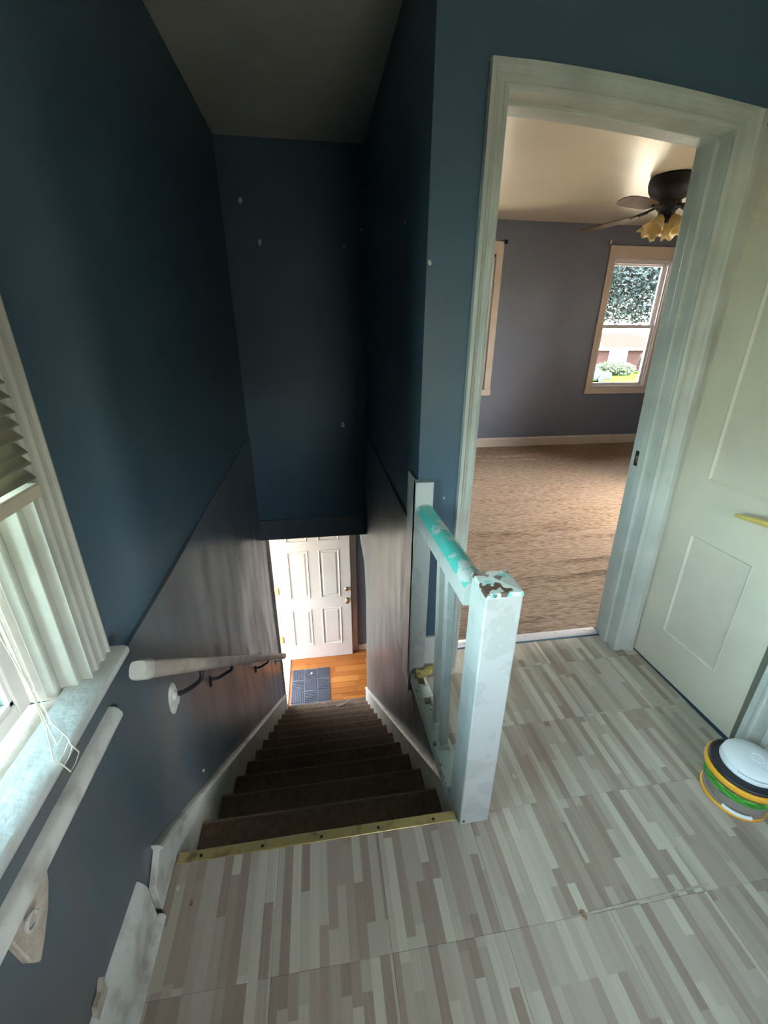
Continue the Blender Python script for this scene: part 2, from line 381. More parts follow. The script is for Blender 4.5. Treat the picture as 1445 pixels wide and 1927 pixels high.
# right wall with the closet opening
mb = slab(MB(), 'x', XR, 2.10, -1.75, YD + .02, -.12, ZC, [(.075, .628, 0, 2.0)])
mb.box(2.10, 2.60, -.05, -.0, -.02, 2.1); mb.box(2.10, 2.60, .70, .75, -.02, 2.1); mb.box(2.55, 2.60, 0, .70, -.02, 2.1); mb.box(2.1, 2.6, -.05, .75, 2.1, 2.15); mb.box(1.95, 2.6, .07, .75, -.12, -.004); mb.box(2.1, 2.6, 0, .07, -.12, -.004)
wall_right = tag(mb.build('wall_right', M['blue']), 'blue wall at the right edge behind the bucket', 'wall', kind=S)
W5 = (.90, 1.65, .80, 1.50)
tag(slab(MB(), 'y', -1.85, -1.75, -.14, 2.10, -.12, ZC, [W5]).build('wall_rear', M['blue']), 'blue wall behind the camera', 'wall', kind=S)
tag(MB().box(-.14, 2.10, -1.85, YD, ZC, ZC + .08).box(-.14, .965, YD, 2.47, ZC, ZC + .08).build('ceiling', M['ceil']), 'dim grey-white ceiling over the stairs', 'ceiling', kind=S)

# landing floor with its tiles
mb = MB(); mb.box(0, 1.972, -1.75, -.005, -.12, -.003); mb.box(.893, 1.972, -.005, YD2 - .005, -.12, -.003)
floor = tag(mb.build('floor', M['wood_raw']), 'landing floor of grey-brown printed strip vinyl tiles', 'floor', kind=S)
T = .295; tile_cache = {}
xs = [1.505 + T * k for k in range(-6, 3)]; ys = [-.01 + T * k for k in range(-7, 4)]
def clip(a, b, lo, hi): return max(a, lo), min(b, hi)
def tile(x0, x1, y0, y1):
    if x1 - x0 < .004 or y1 - y0 < .004: return
    key = (round(x1-x0, 3), round(y1-y0, 3))
    if key not in tile_cache:
        mb = MB(); g = .00025; ww, hh = x1-x0, y1-y0
        mb.box(g, ww-g, g, hh-g, -.003, 0)
        tile_cache[key] = mb.build('vinyl_tile', M['vinyl_tile'], floor, bevel=.0006, seg=1); o = tile_cache[key]
    else:
        o = share(tile_cache[key], 'vinyl_tile', parent=floor)
    o.location = (x0, y0, random.uniform(0, .0007)); return o
lifted = []
for a in xs:
    for b in ys:
        x0, x1 = clip(a, a + T, .025, 1.968); y0, y1 = clip(b, b + T, -1.74, YD2 - .03)
        if x1 <= x0 or y1 <= y0: continue
        if y1 <= 0 or x0 >= .89: tile(x0, x1, y0, y1)
        else:
            if y0 < 0: tile(x0, x1, y0, 0)
            if x1 > .89: tile(.89, x1, max(y0, 0), y1)
# a split lifted seam
mb = MB()
for k in range(9):
    t = k / 8; x = 1.10 + .42 * t; y = -.303 + .012 * t; h = .0018 * math.sin(math.pi * min(t * 1.2, 1)) + .0008
    mb.v += [(x, y - .004, .0008), (x, y, h + .0008), (x, y + .002, .0008)]
for k in range(8):
    b = k * 3; mb.f += [(b, b+3, b+4, b+1), (b+1, b+4, b+5, b+2)]
o = mb.build('lifted_seam', mat('curled_vinyl_edge', (.44, .40, .32, 1), .5, (.34, .29, .22, 1), 40), floor, smooth=True)
blob('seam_tear', M['wood_raw'], floor, (1.135, -.303, .0008), 'z', .012, 3, .0012); 

# bedroom shell
BX0, BX1, BYF = .965, 5.22, 4.393
W2 = (3.975, 4.735, .735, 2.175); W3 = (1.785, 2.545, .735, 2.175)
tag(slab(MB(), 'y', BYF, 4.53, BX0 - .1, BX1 + .14, -.12, ZBC, [W2, W3]).build('wall_bedroom_far', M['blue_lit']), 'grey-blue bedroom far wall with the double-hung window', 'wall', kind=S)
W4 = (1.2, 2.3, .735, 2.175)
tag(slab(MB(), 'x', BX1, 5.36, YD2 - .1, 4.53, -.12, ZBC, [W4]).build('wall_bedroom_right', M['blue_lit']), 'grey-blue bedroom wall to the right, out of sight', 'wall', kind=S)
tag(MB().box(2.10, 5.36, YD, YD2, -.12, ZBC).build('wall_bedroom_near', M['blue_lit']), 'grey-blue bedroom wall beside its doorway', 'wall', kind=S)
tag(MB().box(.85, .967, 2.47, 4.53, -.12, ZBC).build('wall_bedroom_left', M['blue_lit']), 'grey-blue bedroom wall to the left, out of sight', 'wall', kind=S)
tag(MB().box(.85, 5.36, YD, 4.53, ZBC, ZBC + .08).build('ceiling_bedroom', M['bed_ceil']), 'glossy cream bedroom ceiling with the fan', 'ceiling', kind=S)
mb = MB(); nx, ny = 80, 460; rnd = random.Random(5)
rid = [(rnd.uniform(1.0, 3.0), rnd.uniform(.84, 2.3) if k < 44 else rnd.uniform(2, 4), rnd.uniform(.18, .7), rnd.uniform(.010, .026), rnd.uniform(-.12, .16)) for k in range(64)]
def ch(x, y):
    h = .002 * math.sin(x * 9 + y * 4) * math.sin(y * 7)
    for cx, cy, L, a, sl in rid:
        dx = (x - cx) / L
        if abs(dx) < 1:
            dy = (y - cy - sl * (x - cx) - .012 * math.sin(x * 7 + cy * 9)) / .017
            if abs(dy) < 3: h += a * (1 - dx*dx) * math.exp(-dy*dy)
    return h
for j in range(ny + 1):
    y = .79 + (BYF - .79) * (j / ny) ** 1.35
    for i in range(nx + 1):
        x = BX0 + (BX1 - BX0) * i / nx; mb.v.append((x, y, .004 + ch(x, y)))
for j in range(ny):
    for i in range(nx):
        a = j * (nx + 1) + i; mb.f.append((a, a+1, a+nx+2, a+nx+1))
tag(mb.build('floor_bedroom', M['carpet'], smooth=True), 'rumpled brown carpet on the bedroom floor', 'carpet', kind=S)
tag(MB().box(BX0, BX1, YD2 - .02, BYF, -.12, -.012).build('floor_bedroom_base', M['wood_raw']), 'boards under the brown bedroom carpet', 'floor', kind=S)
mb = MB(); mb.prism([(BYF, .0), (BYF - .018, 0), (BYF - .018, .10), (BYF - .008, .118), (BYF, .118)], 'x', BX0, BX1)
tag(mb.build('baseboard_bedroom', M['trim_cream']), 'cream baseboard along the bedroom far wall', 'baseboard', kind=S)

# lower hall shell
mb = MB(); mb.box(-.14, 2.3, 3.5, 3.64, ZH - .1, -.1); mb.box(2.2, 2.3, 2.37, 3.5, ZH - .1, -.1); mb.box(.965, 2.2, 2.37, 2.47, ZH - .1, -.1)
tag(mb.build('wall_hall', M['blue_lit']), 'slate-blue wall of the lower hall behind the front door', 'wall', kind=S)
tag(MB().box(-.14, 2.3, 2.47, 3.64, -.155, -.06).build('ceiling_hall', M['ceil']), 'ceiling of the lower hall', 'ceiling', kind=S)
hall = tag(MB().box(0, 2.2, 2.3, 3.5, ZH - .1, ZH - .012).build('floor_hall', M['wood_raw']), 'orange oak plank floor of the lower hall', 'floor', kind=S)
k = 0; y = 2.30; pc = {}
while y < 3.5:
    w = min(.085, 3.5 - y)
    x = 0 - random.uniform(0, .5)
    while x < 2.2:
        L = random.choice([.7, .9, 1.2]); a, b = max(x, 0.0), min(x + L, 2.2)
        if b - a > .02:
            mb = MB(); mb.box(.0008, b - a - .0008, .0008, w - .0008, -.012, 0)
            o = mb.build('floor_plank', M['orange_floor'], hall, bevel=.0012, seg=1); o.location = (a, y, ZH)
        x += L
    y += w
tag(MB().box(.855, 2.2, 3.482, 3.5, ZH, ZH + .085).build('baseboard_hall', M['trim_cream'], bevel=.004), 'cream baseboard in the lower hall beside the front door', 'baseboard', kind=S)
mb = MB(); mb.box(.782, .852, 3.478, 3.5, ZH, -.2); mb.box(.79, .80, 3.472, 3.48, ZH, -.2)
tag(mb.build('trim_1', M['trim_cream'], bevel=.003), 'tan vertical casing on the hall wall right of the white front door', 'trim', kind=S)

# ------------------------------------------------------------------ staircase
RISE, RUN = .18, .2129
stair = thing('staircase', (.45, 0, ZH), 'steep straight staircase in dark brown carpet going down to the front door', 'staircase')
def xs0(i): return .030 + .001 * i
def xs1(i): return .889 - .0035 * i
for i in range(1, 14):
    if i == 13: break
    y1 = i * RUN; y0 = y1 - RUN - .035; z = -i * RISE; r = .016
    prof = [(y0, z)]
    for k in range(6):
        a = math.pi/2 - math.pi * k / 5; prof.append((y1 - r + r * math.cos(a), z - r + r * math.sin(a)))
    prof += [(y1 - .03, z - 2*r - .004), (y1 - .034, z - RISE), (y1 - .06, z - RISE), (y1 - .06, z - .06), (y0, z - .03)]
    mb = MB(); mb.sweep([[(x, p, q) for p, q in prof] for x in (xs0(i), xs1(i))])
    o = mb.build('carpeted_step', M['stair_carpet'], stair, smooth=True); o.data.materials.append(M['stair_lit'])
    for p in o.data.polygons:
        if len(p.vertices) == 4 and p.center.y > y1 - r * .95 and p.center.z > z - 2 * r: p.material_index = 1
# top riser under the landing edge
MB().box(.03, .889, -.035, -.008, -.2, -.004).build('top_riser', M['stair_carpet'], stair)
mb = MB(); mb.prism([(-.024, .0008), (-.024, .0035), (.004, .004), (.009, -.003), (.009, -.014), (.005, -.014), (.003, -.001)], 'x', .035, .872)
ns = mb.build('brass_nosing', M['brass'], stair, bevel=.001); ns['label'] = 'worn brass edge strip screwed to the top step'
for k in range(5):
    x = .10 + .175 * k; MB().lathe([(.0045, 0), (.0045, .0012), (.0025, .002)], (x, -.012, .0043), 10).build('screw', M['iron'], ns)
# skirt boards
sl = RISE / RUN
def sk(y, off): return -y * sl + off
for side in (0, 1):
    mb = MB(); offT, offB = .105, -.30
    if side == 0: poly = [(-.128, .0008), (-.128, .095), (-.062, .148), (.02, sk(.02, offT) - .005), (2.62, sk(2.62, offT + .02)), (2.62, sk(2.62, offB)), (.05, sk(.05, offB))]
    else: poly = [(.0, -.02), (.0, .0), (.10, sk(.10, offT - .03)), (2.35, sk(2.35, offT + .02)), (2.44, sk(2.44, offT + .035)), (2.46, sk(2.46, offT - .03)), (2.46, sk(2.46, offB)), (.05, sk(.05, offB))]
    n = len(poly)
    def face(y, z, inner):
        if side == 0: return .028 if inner else .010
        b = .893 + (.853 - .893) * min(max(y, 0) / 2.4, 1); return b - .014 if inner else b + .004
    mb.sweep([[(face(p, q, inn), p, q) for p, q in poly] for inn in (0, 1)])
    o = mb.build('skirt_board', M['white_dirty'], stair, bevel=.002)
    # moulded cap along the top edge
    top = [p for p in poly if (p[0] > -.08 and p[1] > sk(p[0], .02))]
    top = [p for p in top if p[0] < 2.6 or side == 0]
    mb = MB(); secs = []
    for p, q in top:
        xi = face(p, q, 1); s_ = 1 if side == 0 else -1
        secs.append([(xi - s_*.024, p, q - .004), (xi + s_*.006, p, q - .006), (xi + s_*.009, p, q + .004), (xi + s_*.004, p, q + .012), (xi - s_*.006, p, q + .017), (xi - s_*.024, p, q + .017)])
    mb.sweep(secs); mb.build('cap_moulding', M['white_dirty'], o, smooth=True)
# broken straw on a lower step, paint chips on the landing
tag(MB().tube([(.53, 2.30, -11*RISE + .006), (.60, 2.315, -11*RISE + .006), (.655, 2.34, -11*RISE + .02)], .004, 6).build('broken_straw', M['cord']), 'pale bent straw lying on a low carpeted step', 'straw')
tag(blob('plaster_chip', M['spackle'], None, (.055, -.086, .001), 'z', .006, 50, .003), 'white plaster chip at the left baseboard near the top step', 'chip')
tag(blob('bark_chip', M['wood_raw'], None, (.10, -.125, .001), 'z', .006, 51, .003), 'small brown chip on the landing floor near the top step', 'chip')
tag(blob('paint_chip', M['spackle'], None, (1.114, .085, .001), 'z', .007, 52, .003), 'white paint chip on the floor right of the newel post', 'chip')

# landing baseboard
mb = MB(); prof = [(.002, 0), (.026, 0), (.026, .150), (.020, .165), (.012, .176), (.002, .180)]
mb.sweep([[(x, y, z) for x, z in prof] for y in (-1.75, -.150)])
bb = tag(mb.build('baseboard_left', M['white_dirty'], smooth=True), 'old white baseboard on the landing under the window', 'baseboard', kind=S)
mb = MB(); prof = [(.026, .0005), (.042, .0005), (.040, .012), (.034, .018), (.026, .020)]
mb.sweep([[(x, y, z) for x, z in prof] for y in (-1.75, -.145)])
mb.build('shoe_moulding', M['white_dirty'], bb, smooth=True)
mb = MB(); mb.prism([(.875, 0.0005), (1.014, .0005), (1.014, .19), (.875, .19)], 'y', YD - .016, YD)
tag(mb.build('baseboard_doorway', M['white_dirty'], bevel=.003), 'short piece of white baseboard behind the railing', 'baseboard', kind=S)
tag(MB().box(XR - .015, XR, -1.75, -.02, .0005, .12).build('baseboard_right', M['white_dirty'], bevel=.003), 'white baseboard behind the bucket', 'baseboard', kind=S)

# ------------------------------------------------------------------ stair railing
rail = thing('stair_railing', (.9, .3, 0), 'chipped white and teal wooden railing with two balusters beside the stairs', 'railing')
px, pw, py, pd, ph = .877, .094, -.040, .103, .8586
mb = MB(); mb.box(px, px + pw, py, py + pd, .0012, ph - .012)
post = mb.build('newel_post', M['post'], rail, bevel=.004)
mb = MB()
c = .010; x0, x1, y0, y1 = px - .001, px + pw + .001, py - .001, py + pd + .001
v = [(x0,y0,ph-.012),(x1,y0,ph-.012),(x1,y1,ph-.012),(x0,y1,ph-.012),(x0+.003,y0+.003,ph-.002),(x1-.003,y0+.003,ph-.002),(x1-.003,y1-.003,ph-.002),(x0+.003,y1-.003,ph-.002),((x0+x1)/2,(y0+y1)/2,ph+.004)]
mb.add(v, [(0,3,2,1),(0,1,5,4),(1,2,6,5),(2,3,7,6),(3,0,4,7),(4,5,8),(5,6,8),(6,7,8),(7,4,8)])
o = mb.build('post_cap', M['newel_top'], post); o['label'] = 'post top chipped through white and teal to brown'
for (x, y) in [(px + .012, py - .0015)]:
    MB().lathe([(.004, 0), (.004, .0015)], (x, y, .02), 8, axis=(0, -1, 0)).build('nail_head', M['iron'], post)
# half post on the wall corner
mb = MB(); mb.box(.846, .914, .592, .632, .0, .915); mb.box(.846, .8545, .60, .74, -.09, .915)
hp = mb.build('wall_post', M['post'], rail, bevel=.003)
# handrail: round-topped bar from post to post
def railsec(y, xl, xr, zt):
    w = xr - xl; c = (xl + xr)/2
    return [(xl, y, zt-.075), (xr, y, zt-.075), (xr, y, zt-.022), (c+w*.40, y, zt-.008), (c+w*.18, y, zt), (c-w*.18, y, zt), (c-w*.40, y, zt-.008), (xl, y, zt-.022)]
mb = MB(); secs = [railsec(py + pd - .002, .860, .926, .832), railsec(.592, .850, .914, .828)]
mb.sweep([[p if i in (0,1,2,7) else (p[0], p[1], p[2] - .004) for i, p in enumerate(s)] for s in secs])
hr = mb.build('top_rail', M['post'], rail, smooth=True)
mb = MB()
for s in [[railsec(py + pd - .001, .860, .926, .832), railsec(.592, .850, .914, .828)]]:
    top_ = [[(s[i][j][0], s[i][j][1], s[i][j][2] + .0008) for j in (2, 3, 4, 5, 6, 7)] for i in (0, 1)]
    n = 6
    for i in (0, 1): mb.v += top_[i]
    for k in range(n - 1): mb.f.append((k, k + 1, n + k + 1, n + k))
o = mb.build('worn_paint', M['rail_top'], hr, smooth=True); o['label'] = 'teal paint on top of the rail, worn to white'
# bottom rail with two empty sockets
mb = MB(); mb.sweep([[(xl, y, -.03), (xr, y, -.03), (xr, y, .022), (xr - .018, y, .034), (xl + .014, y, .034), (xl, y, .024)] for y, xl, xr in ((.063, .868, .936), (.592, .853, .916))])
br = mb.build('bottom_rail', M['bottom_rail'], rail, bevel=.002)
for yy, xx in ((.528, .881), (.421, .884)):
    MB().box(xx - .010, xx + .010, yy - .016, yy + .016, .030, .0345).build('empty_socket', M['wood_raw'], br)
    mb = MB(); mb.prism([(xx+.010, .034), (xx+.03, .034), (xx+.025, .043), (xx+.015, .047)], 'y', yy-.03, yy+.012); mb.build('split_wood', M['white_dirty'], br, bevel=.002)
for yy in (.300, .205):
    t = .288
    mb = MB(); w = .024; d = .034; lx = .0
    b0 = [(.884, yy, .030), (.910, yy, .030), (.910, yy + d, .030), (.884, yy + d, .030)]
    t0 = [(x - .0105, y + .035, .757) for x, y, _ in b0]
    mb.sweep([b0, t0]); mb.build('baluster', M['post'], rail, bevel=.002)
    mb = MB(); mb.prism([(.874, .034), (.918, .034), (.914, .045), (.905, .050), (.88, .047)], 'y', yy - .012, yy + .002); mb.build('split_wood', M['white_dirty'], br, bevel=.002)
# foam bead at the wall post foot
mb = MB(); rnd = random.Random(11); secs = []
for k in range(14):
    x = .868 + .125 * k / 13; y = .566 - .01 * math.sin(k * .6); r = .015 + .005 * rnd.random()
    secs.append([(x + rnd.uniform(-.003, .003), y + r * 1.25 * math.cos(a * math.pi / 4) , .047 + r * .75 * math.sin(a * math.pi / 4)) for a in range(8)])
mb.sweep(secs)
tag(mb.build('foam_bead', M['foam'], smooth=True), 'lumpy yellow foam bead at the foot of the far railing post', 'foam')

# ------------------------------------------------------------------ bedroom doorway (door_1)
XL, XRT, HD = 1.072, 1.80, 2.03
def sag(x, y, z):
    s_ = (x - 1.07) / .73
    if s_ <= 0: return (x, y, z)
    return (x + .062 * min(s_, 1.15) * (1 - z / 2.03), y, z - .046 * min(s_, 1.2) ** 1.6 * (z / 2.03) ** 3)
d1 = thing('door_1', (1.43, .70, 0), 'white-painted frame of the open bedroom doorway', 'doorway', kind=S)
def cas_prof(w, t=.022):     # (across, out): from the opening outwards
    return [(0, 0), (0, t * .55), (w * .10, t * .75), (w * .22, t * .75), (w * .26, t * .6), (w * .50, t * .62), (w * .56, t * .8), (w * .70, t * .85), (w * .78, t * 1.15), (w, t * 1.15), (w, 0)]
cw = .0575
N = 14
mb = MB(); mb.sweep([[(XL - a, YD - b, z + (a if k == N else 0)) for a, b in cas_prof(cw)] for k, z in enumerate([HD * i / N for i in range(N + 1)])])
mb.build('side_casing', M['white'], d1, smooth=True)
mb = MB(); cwr = .085
mb.sweep([[(XRT + a, YD - b, z + (min(a, .06) if k == N else 0)) for a, b in cas_prof(cwr)] for k, z in enumerate([.0005 + HD * i / N for i in range(N + 1)])]); mb.deform(sag)
mb.build('side_casing', M['white'], d1, smooth=True)
mb = MB(); mb.sweep([[(x + (-a if k == 0 else (a if k == N else 0)), YD - b, HD + a) for a, b in cas_prof(.060)] for k, x in enumerate([XL + (XRT - XL) * i / N for i in range(N + 1)])]); mb.deform(sag)
mb.build('head_casing', M['white'], d1, smooth=True)
JT = YD2 + .012
def rows(x0, x1, y0, y1, z0, z1, n=12, ax='z'):
    mb = MB()
    if ax == 'z': mb.sweep([[(x0, y0, z), (x1, y0, z), (x1, y1, z), (x0, y1, z)] for z in [z0 + (z1 - z0) * i / n for i in range(n + 1)]])
    else: mb.sweep([[(x, y0, z0), (x, y1, z0), (x, y1, z1), (x, y0, z1)] for x in [x0 + (x1 - x0) * i / n for i in range(n + 1)]])
    return mb.deform(sag)
rows(XL - .03, XL, YD + .001, JT, .0005, HD + .02).build('jamb', M['white'], d1, bevel=.003)
jr = rows(XRT, XRT + .05, YD + .001, JT, .0005, HD + .02).build('jamb', M['white'], d1, bevel=.003)
rows(XL - .03, XRT + .05, YD + .001, JT, HD, HD + .03, ax='x').build('head_jamb', M['white'], d1, bevel=.003)
rows(XRT - .012, XRT + .01, YD + .045, YD + .085, .0005, HD).build('door_stop', M['white'], d1, bevel=.003)
rows(XL - .01, XRT - .0, YD + .045, YD + .085, HD - .012, HD + .01, ax='x').build('door_stop', M['white'], d1, bevel=.003)
mb = rows(XRT - .0015, XRT + .002, YD + .09, YD + .118, .90, .965, 2); sp_ = mb.build('strike_plate', M['iron'], d1)
rows(XRT - .002, XRT, YD + .098, YD + .110, .915, .945, 1).build('latch_hole', M['wood_raw'], sp_)
# far-side trim edges and threshold strip
mb = MB(); mb.prism([(.745, .0005), (.795, .0005), (.790, .007), (.770, .010), (.750, .007)], 'x', XL - .01, XRT + .058)
th = mb.build('threshold_strip', M['alu'], d1, smooth=True); th['label'] = 'pale metal threshold strip'
for k in range(5): MB().lathe([(.004, 0), (.004, .0012)], (1.16 + .16 * k, .770, .0098), 8).build('screw', M['steel'], th)

# ------------------------------------------------------------------ closet door (door_2)
d2 = thing('door_2', (1.96, .36, 0), 'ivory two-panel closet door standing slightly ajar with a yellow lever', 'door', kind=S)
XF = 1.950; DY0, DY1 = .104, .618
def lean(x, y, z): return (x + .012 - .012 * z / 1.0 - (y - .62) * .03, y + .008 * z, z)
p_up = (.195, .497, .905, 1.85); p_lo = (.232, .497, .205, .685)
mb = slab(MB(), 'x', XF, XF + .036, DY0, DY1, .012, 1.965, [p_up, p_lo])
slab_o = mb.deform(lean).build('door_leaf', M['door_white'], d2)
for q in (p_up, p_lo):
    mb = MB(); mb.box(XF + .005, XF + .028, q[0], q[1], q[2], q[3]); mb.deform(lean).build('panel', M['door_white'], d2)
    # bevelled frame moulding
    mb = MB(); a, b, c_, d_ = q; m_ = .013
    o_ = [(XF - .0005, a, c_), (XF - .0005, b, c_), (XF - .0005, b, d_), (XF - .0005, a, d_)]
    i1 = [(XF - .002, a+m_*.4, c_+m_*.4), (XF - .002, b-m_*.4, c_+m_*.4), (XF - .002, b-m_*.4, d_-m_*.4), (XF - .002, a+m_*.4, d_-m_*.4)]
    i2 = [(XF + .005, a+m_, c_+m_), (XF + .005, b-m_, c_+m_), (XF + .005, b-m_, d_-m_), (XF + .005, a+m_, d_-m_)]
    mb.v += o_ + i1 + i2
    for r_ in (0, 4):
        for k in range(4): mb.f.append((r_+k, r_+(k+1)%4, r_+4+(k+1)%4, r_+4+k))
    mb.deform(lean).build('panel_moulding', M['door_white'], d2)
# hinge side post and hinges
mb = MB(); mb.box(1.905, XR + .02, .621, YD - .003, .0005, 2.03); mb.deform(lambda x, y, z: (x + .02 - .028 * z / 2, y, z - .03)).build('corner_trim', M['white'], d2, bevel=.003)
for z in (.33, 1.80):
    mb = MB(); mb.tube([(XF - .004, .619, z - .04), (XF - .004, .619, z + .04)], .006, 8); mb.box(XF - .002, XF + .004, .585, .618, z - .035, z + .035)
    mb.deform(lean); mb.build('hinge', M['door_white'], d2)
MB().box(XR - .012, XR + .03, .045, .077, .0005, 2.0).build('stop_jamb', M['white'], d2)
mb = MB(); mb.sweep([[(XR - b, .060 - a, z) for a, b in cas_prof(.085, .02)] for z in (.0005, 2.02)]); mb.build('side_casing', M['white'], d2, smooth=True)
MB().box(XR - .02, XR + .0, -.02, .621, 2.02, 2.10).build('head_casing', M['white'], d2, bevel=.003)
# lever
lv = MB(); lv.lathe([(.022, 0), (.022, .006), (.012, .012), (.009, .04)], (XF - .002, .19, .862), 16, axis=(-1, 0, 0))
lv.tube([(XF - .042, .185, .864), (XF - .044, .23, .859), (XF - .042, .28, .851), (XF - .036, .318, .843)], [.011, .011, .009, .006], 8)
o = lv.build('lever', mat('yellow_brass_paint', (.72, .55, .16, 1), .4, (.60, .44, .12, 1), 20), d2, smooth=True); o['label'] = 'yellow-gold lever handle'

# ------------------------------------------------------------------ landing window (window_1)
w1 = thing('window_1', (0, -.55, .78), 'white window at the left with fluted casing and a deep chipped sill', 'window', kind=S)
SZ = .778
# fluted side casing
def flute(y0, y1, x, n=4):
    pts = [(0.0, y0), (x, y0)]
    w = (y0 - y1)
    for k in range(n):
        a = y0 - w * (k + .12) / n; b = y0 - w * (k + .88) / n
        pts += [(x, a), (x - .006, a - .002), (x - .007, (a+b)/2), (x - .006, b + .002), (x, b)]
    pts += [(x, y1), (0, y1)]
    return pts
mb = MB(); P_ = flute(-.018, -.100, .032, 3); mb.sweep([[(x, y, z) for x, y in P_] for z in (SZ, 2.16)]); mb.build('side_casing', M['white'], w1, smooth=True)
mb = MB(); P_ = flute(-.975, -1.057, .032, 3); mb.sweep([[(x, y, z) for x, y in P_] for z in (SZ, 2.16)]); mb.build('side_casing', M['white'], w1, smooth=True)
MB().box(0, .035, -1.07, -.005, 2.16, 2.27).build('head_casing', M['white'], w1, bevel=.004)
# jambs and stop beads
for (ya, yb, s_) in ((-.115, -.100, 1), (-.960, -.975, -1)):
    MB().box(-.14, .012, min(ya, yb), max(ya, yb), WZ0, 2.10).build('jamb', M['white'], w1, bevel=.002)
    MB().box(-.045, -.02, min(ya, ya - s_*.014), max(ya, ya - s_*.014), WZ0 + .02, 2.08).build('stop_bead', M['white'], w1, bevel=.004)
MB().box(-.14, .012, -.96, -.115, 2.08, 2.16).build('head_jamb', M['white'], w1)
# stool, outer sill, apron
mb = MB(); mb.prism([(-.012, SZ - .028), (.052, SZ - .028), (.060, SZ - .020), (.062, SZ - .012), (.060, SZ - .004), (.054, SZ), (-.012, SZ)], 'y', -1.09, -.003)
mb.build('stool', mat('chipped_sill_paint', (.56, .58, .55, 1), .35, (.47, .49, .45, 1), 12, 8, bump=.5, bscale=30), w1, smooth=True)
MB().prism([(-.16, WZ0 - .015), (-.012, WZ0 + .006), (-.012, WZ0 - .02), (-.16, WZ0 - .04)], 'y', WY0, WY1).build('outer_sill', M['white'], w1)
mb = MB(); mb.prism([(.006, .608), (.022, .608), (.031, .614), (.033, .624), (.027, .636), (.020, .643), (.006, .645)], 'y', -1.07, -.045)
ap = mb.build('apron', M['white_dirty'], w1, smooth=True)
# sashes
def sash(x, z0, z1, name):
    f = MB(); a, b = WY0 + .012, WY1 - .012; s_ = .032
    f.box(x - .016, x + .016, a, a + s_, z0, z1); f.box(x - .016, x + .016, b - s_, b, z0, z1); f.box(x - .016, x + .016, a + s_, b - s_, z0, z0 + s_); f.box(x - .016, x + .016, a + s_, b - s_, z1 - s_, z1)
    o = f.build(name, M['vinyl'], w1, bevel=.003)
    f = MB(); a2, b2 = a + s_, b - s_
    f.box(x + .004, x + .012, a2, a2 + .008, z0 + s_, z1 - s_); f.box(x + .004, x + .012, b2 - .008, b2, z0 + s_, z1 - s_); f.box(x + .004, x + .012, a2, b2, z0 + s_, z0 + s_ + .008)
    f.build('glazing_bead', M['vinyl'], o)
    MB().box(x - .002, x + .002, a2, b2, z0 + s_, z1 - s_).build('pane', M['glass_green'], o)
sash(-.088, WZ0 + .012, 1.45, 'lower_sash'); sash(-.122, 1.42, 2.08, 'upper_sash')
# torn wall paper and bare patch under the apron
pts = [(-.335, .610), (-.345, .575), (-.365, .540), (-.395, .505), (-.415, .488), (-.428, .520), (-.435, .600), (-.40, .615)]
mb = MB(); mb.prism(pts, 'x', .006, .020); o = mb.build('torn_plaster', M['plaster'], wall_left, bevel=.003); o['label'] = 'torn tan plaster under the window moulding'
pts = [(-.334, .215), (-.341, .205), (-.338, .175), (-.35, .150), (-.36, .118), (-.385, .115), (-.384, .16), (-.372, .20), (-.352, .20)]
mb = MB(); mb.prism(pts, 'x', .006, .0165); o = mb.build('bare_patch', M['plaster'], wall_left); o['label'] = 'bare tan patch low on the wall'
mb = MB(); mb.tube([(.040, -.416 + .012 * math.cos(a * .7), .605 + .012 * math.sin(a * .7)) for a in range(9)], .003, 6); mb.build('screw_eye', M['white'], ap, smooth=True)
blob('spackle_patch', M['spackle'], wall_left, (.012, .345, -.1), 'x', .007, 77)

# ------------------------------------------------------------------ blind
bl = thing('window_blind', (.03, -.54, 2.1), 'cream mini blind lowered halfway over the landing window', 'blind')
MB().box(.034, .062, -.965, -.118, 1.178, 1.201).build('bottom_rail', M['slat'], bl, bevel=.003)
MB().box(.036, .072, -.97, -.115, 2.10, 2.14).build('head_rail', M['slat'], bl, bevel=.003)
mb = MB(); n = 7
for y in (-.96, -.123):
    for k in range(n):
        t = k / (n - 1) - .5; mb.v.append((t * .032, y, .004 * (1 - (2*t)**2) - t * .020))
for k in range(n - 1): mb.f.append((k, k+1, n+k+1, n+k))
s0 = mb.build('slat', M['slat'], bl, smooth=True); md = s0.modifiers.new('thick', 'SOLIDIFY'); md.thickness = .0012
for k in range(42):
    o = s0 if k == 0 else share(s0, 'slat', parent=bl)
    o.location = Vector((.048, 0, 1.222 + .0206 * k + random.uniform(-.002, .002))) - bl.location; o.rotation_euler = (random.uniform(-.004, .004), random.uniform(-.08, .08), 0)
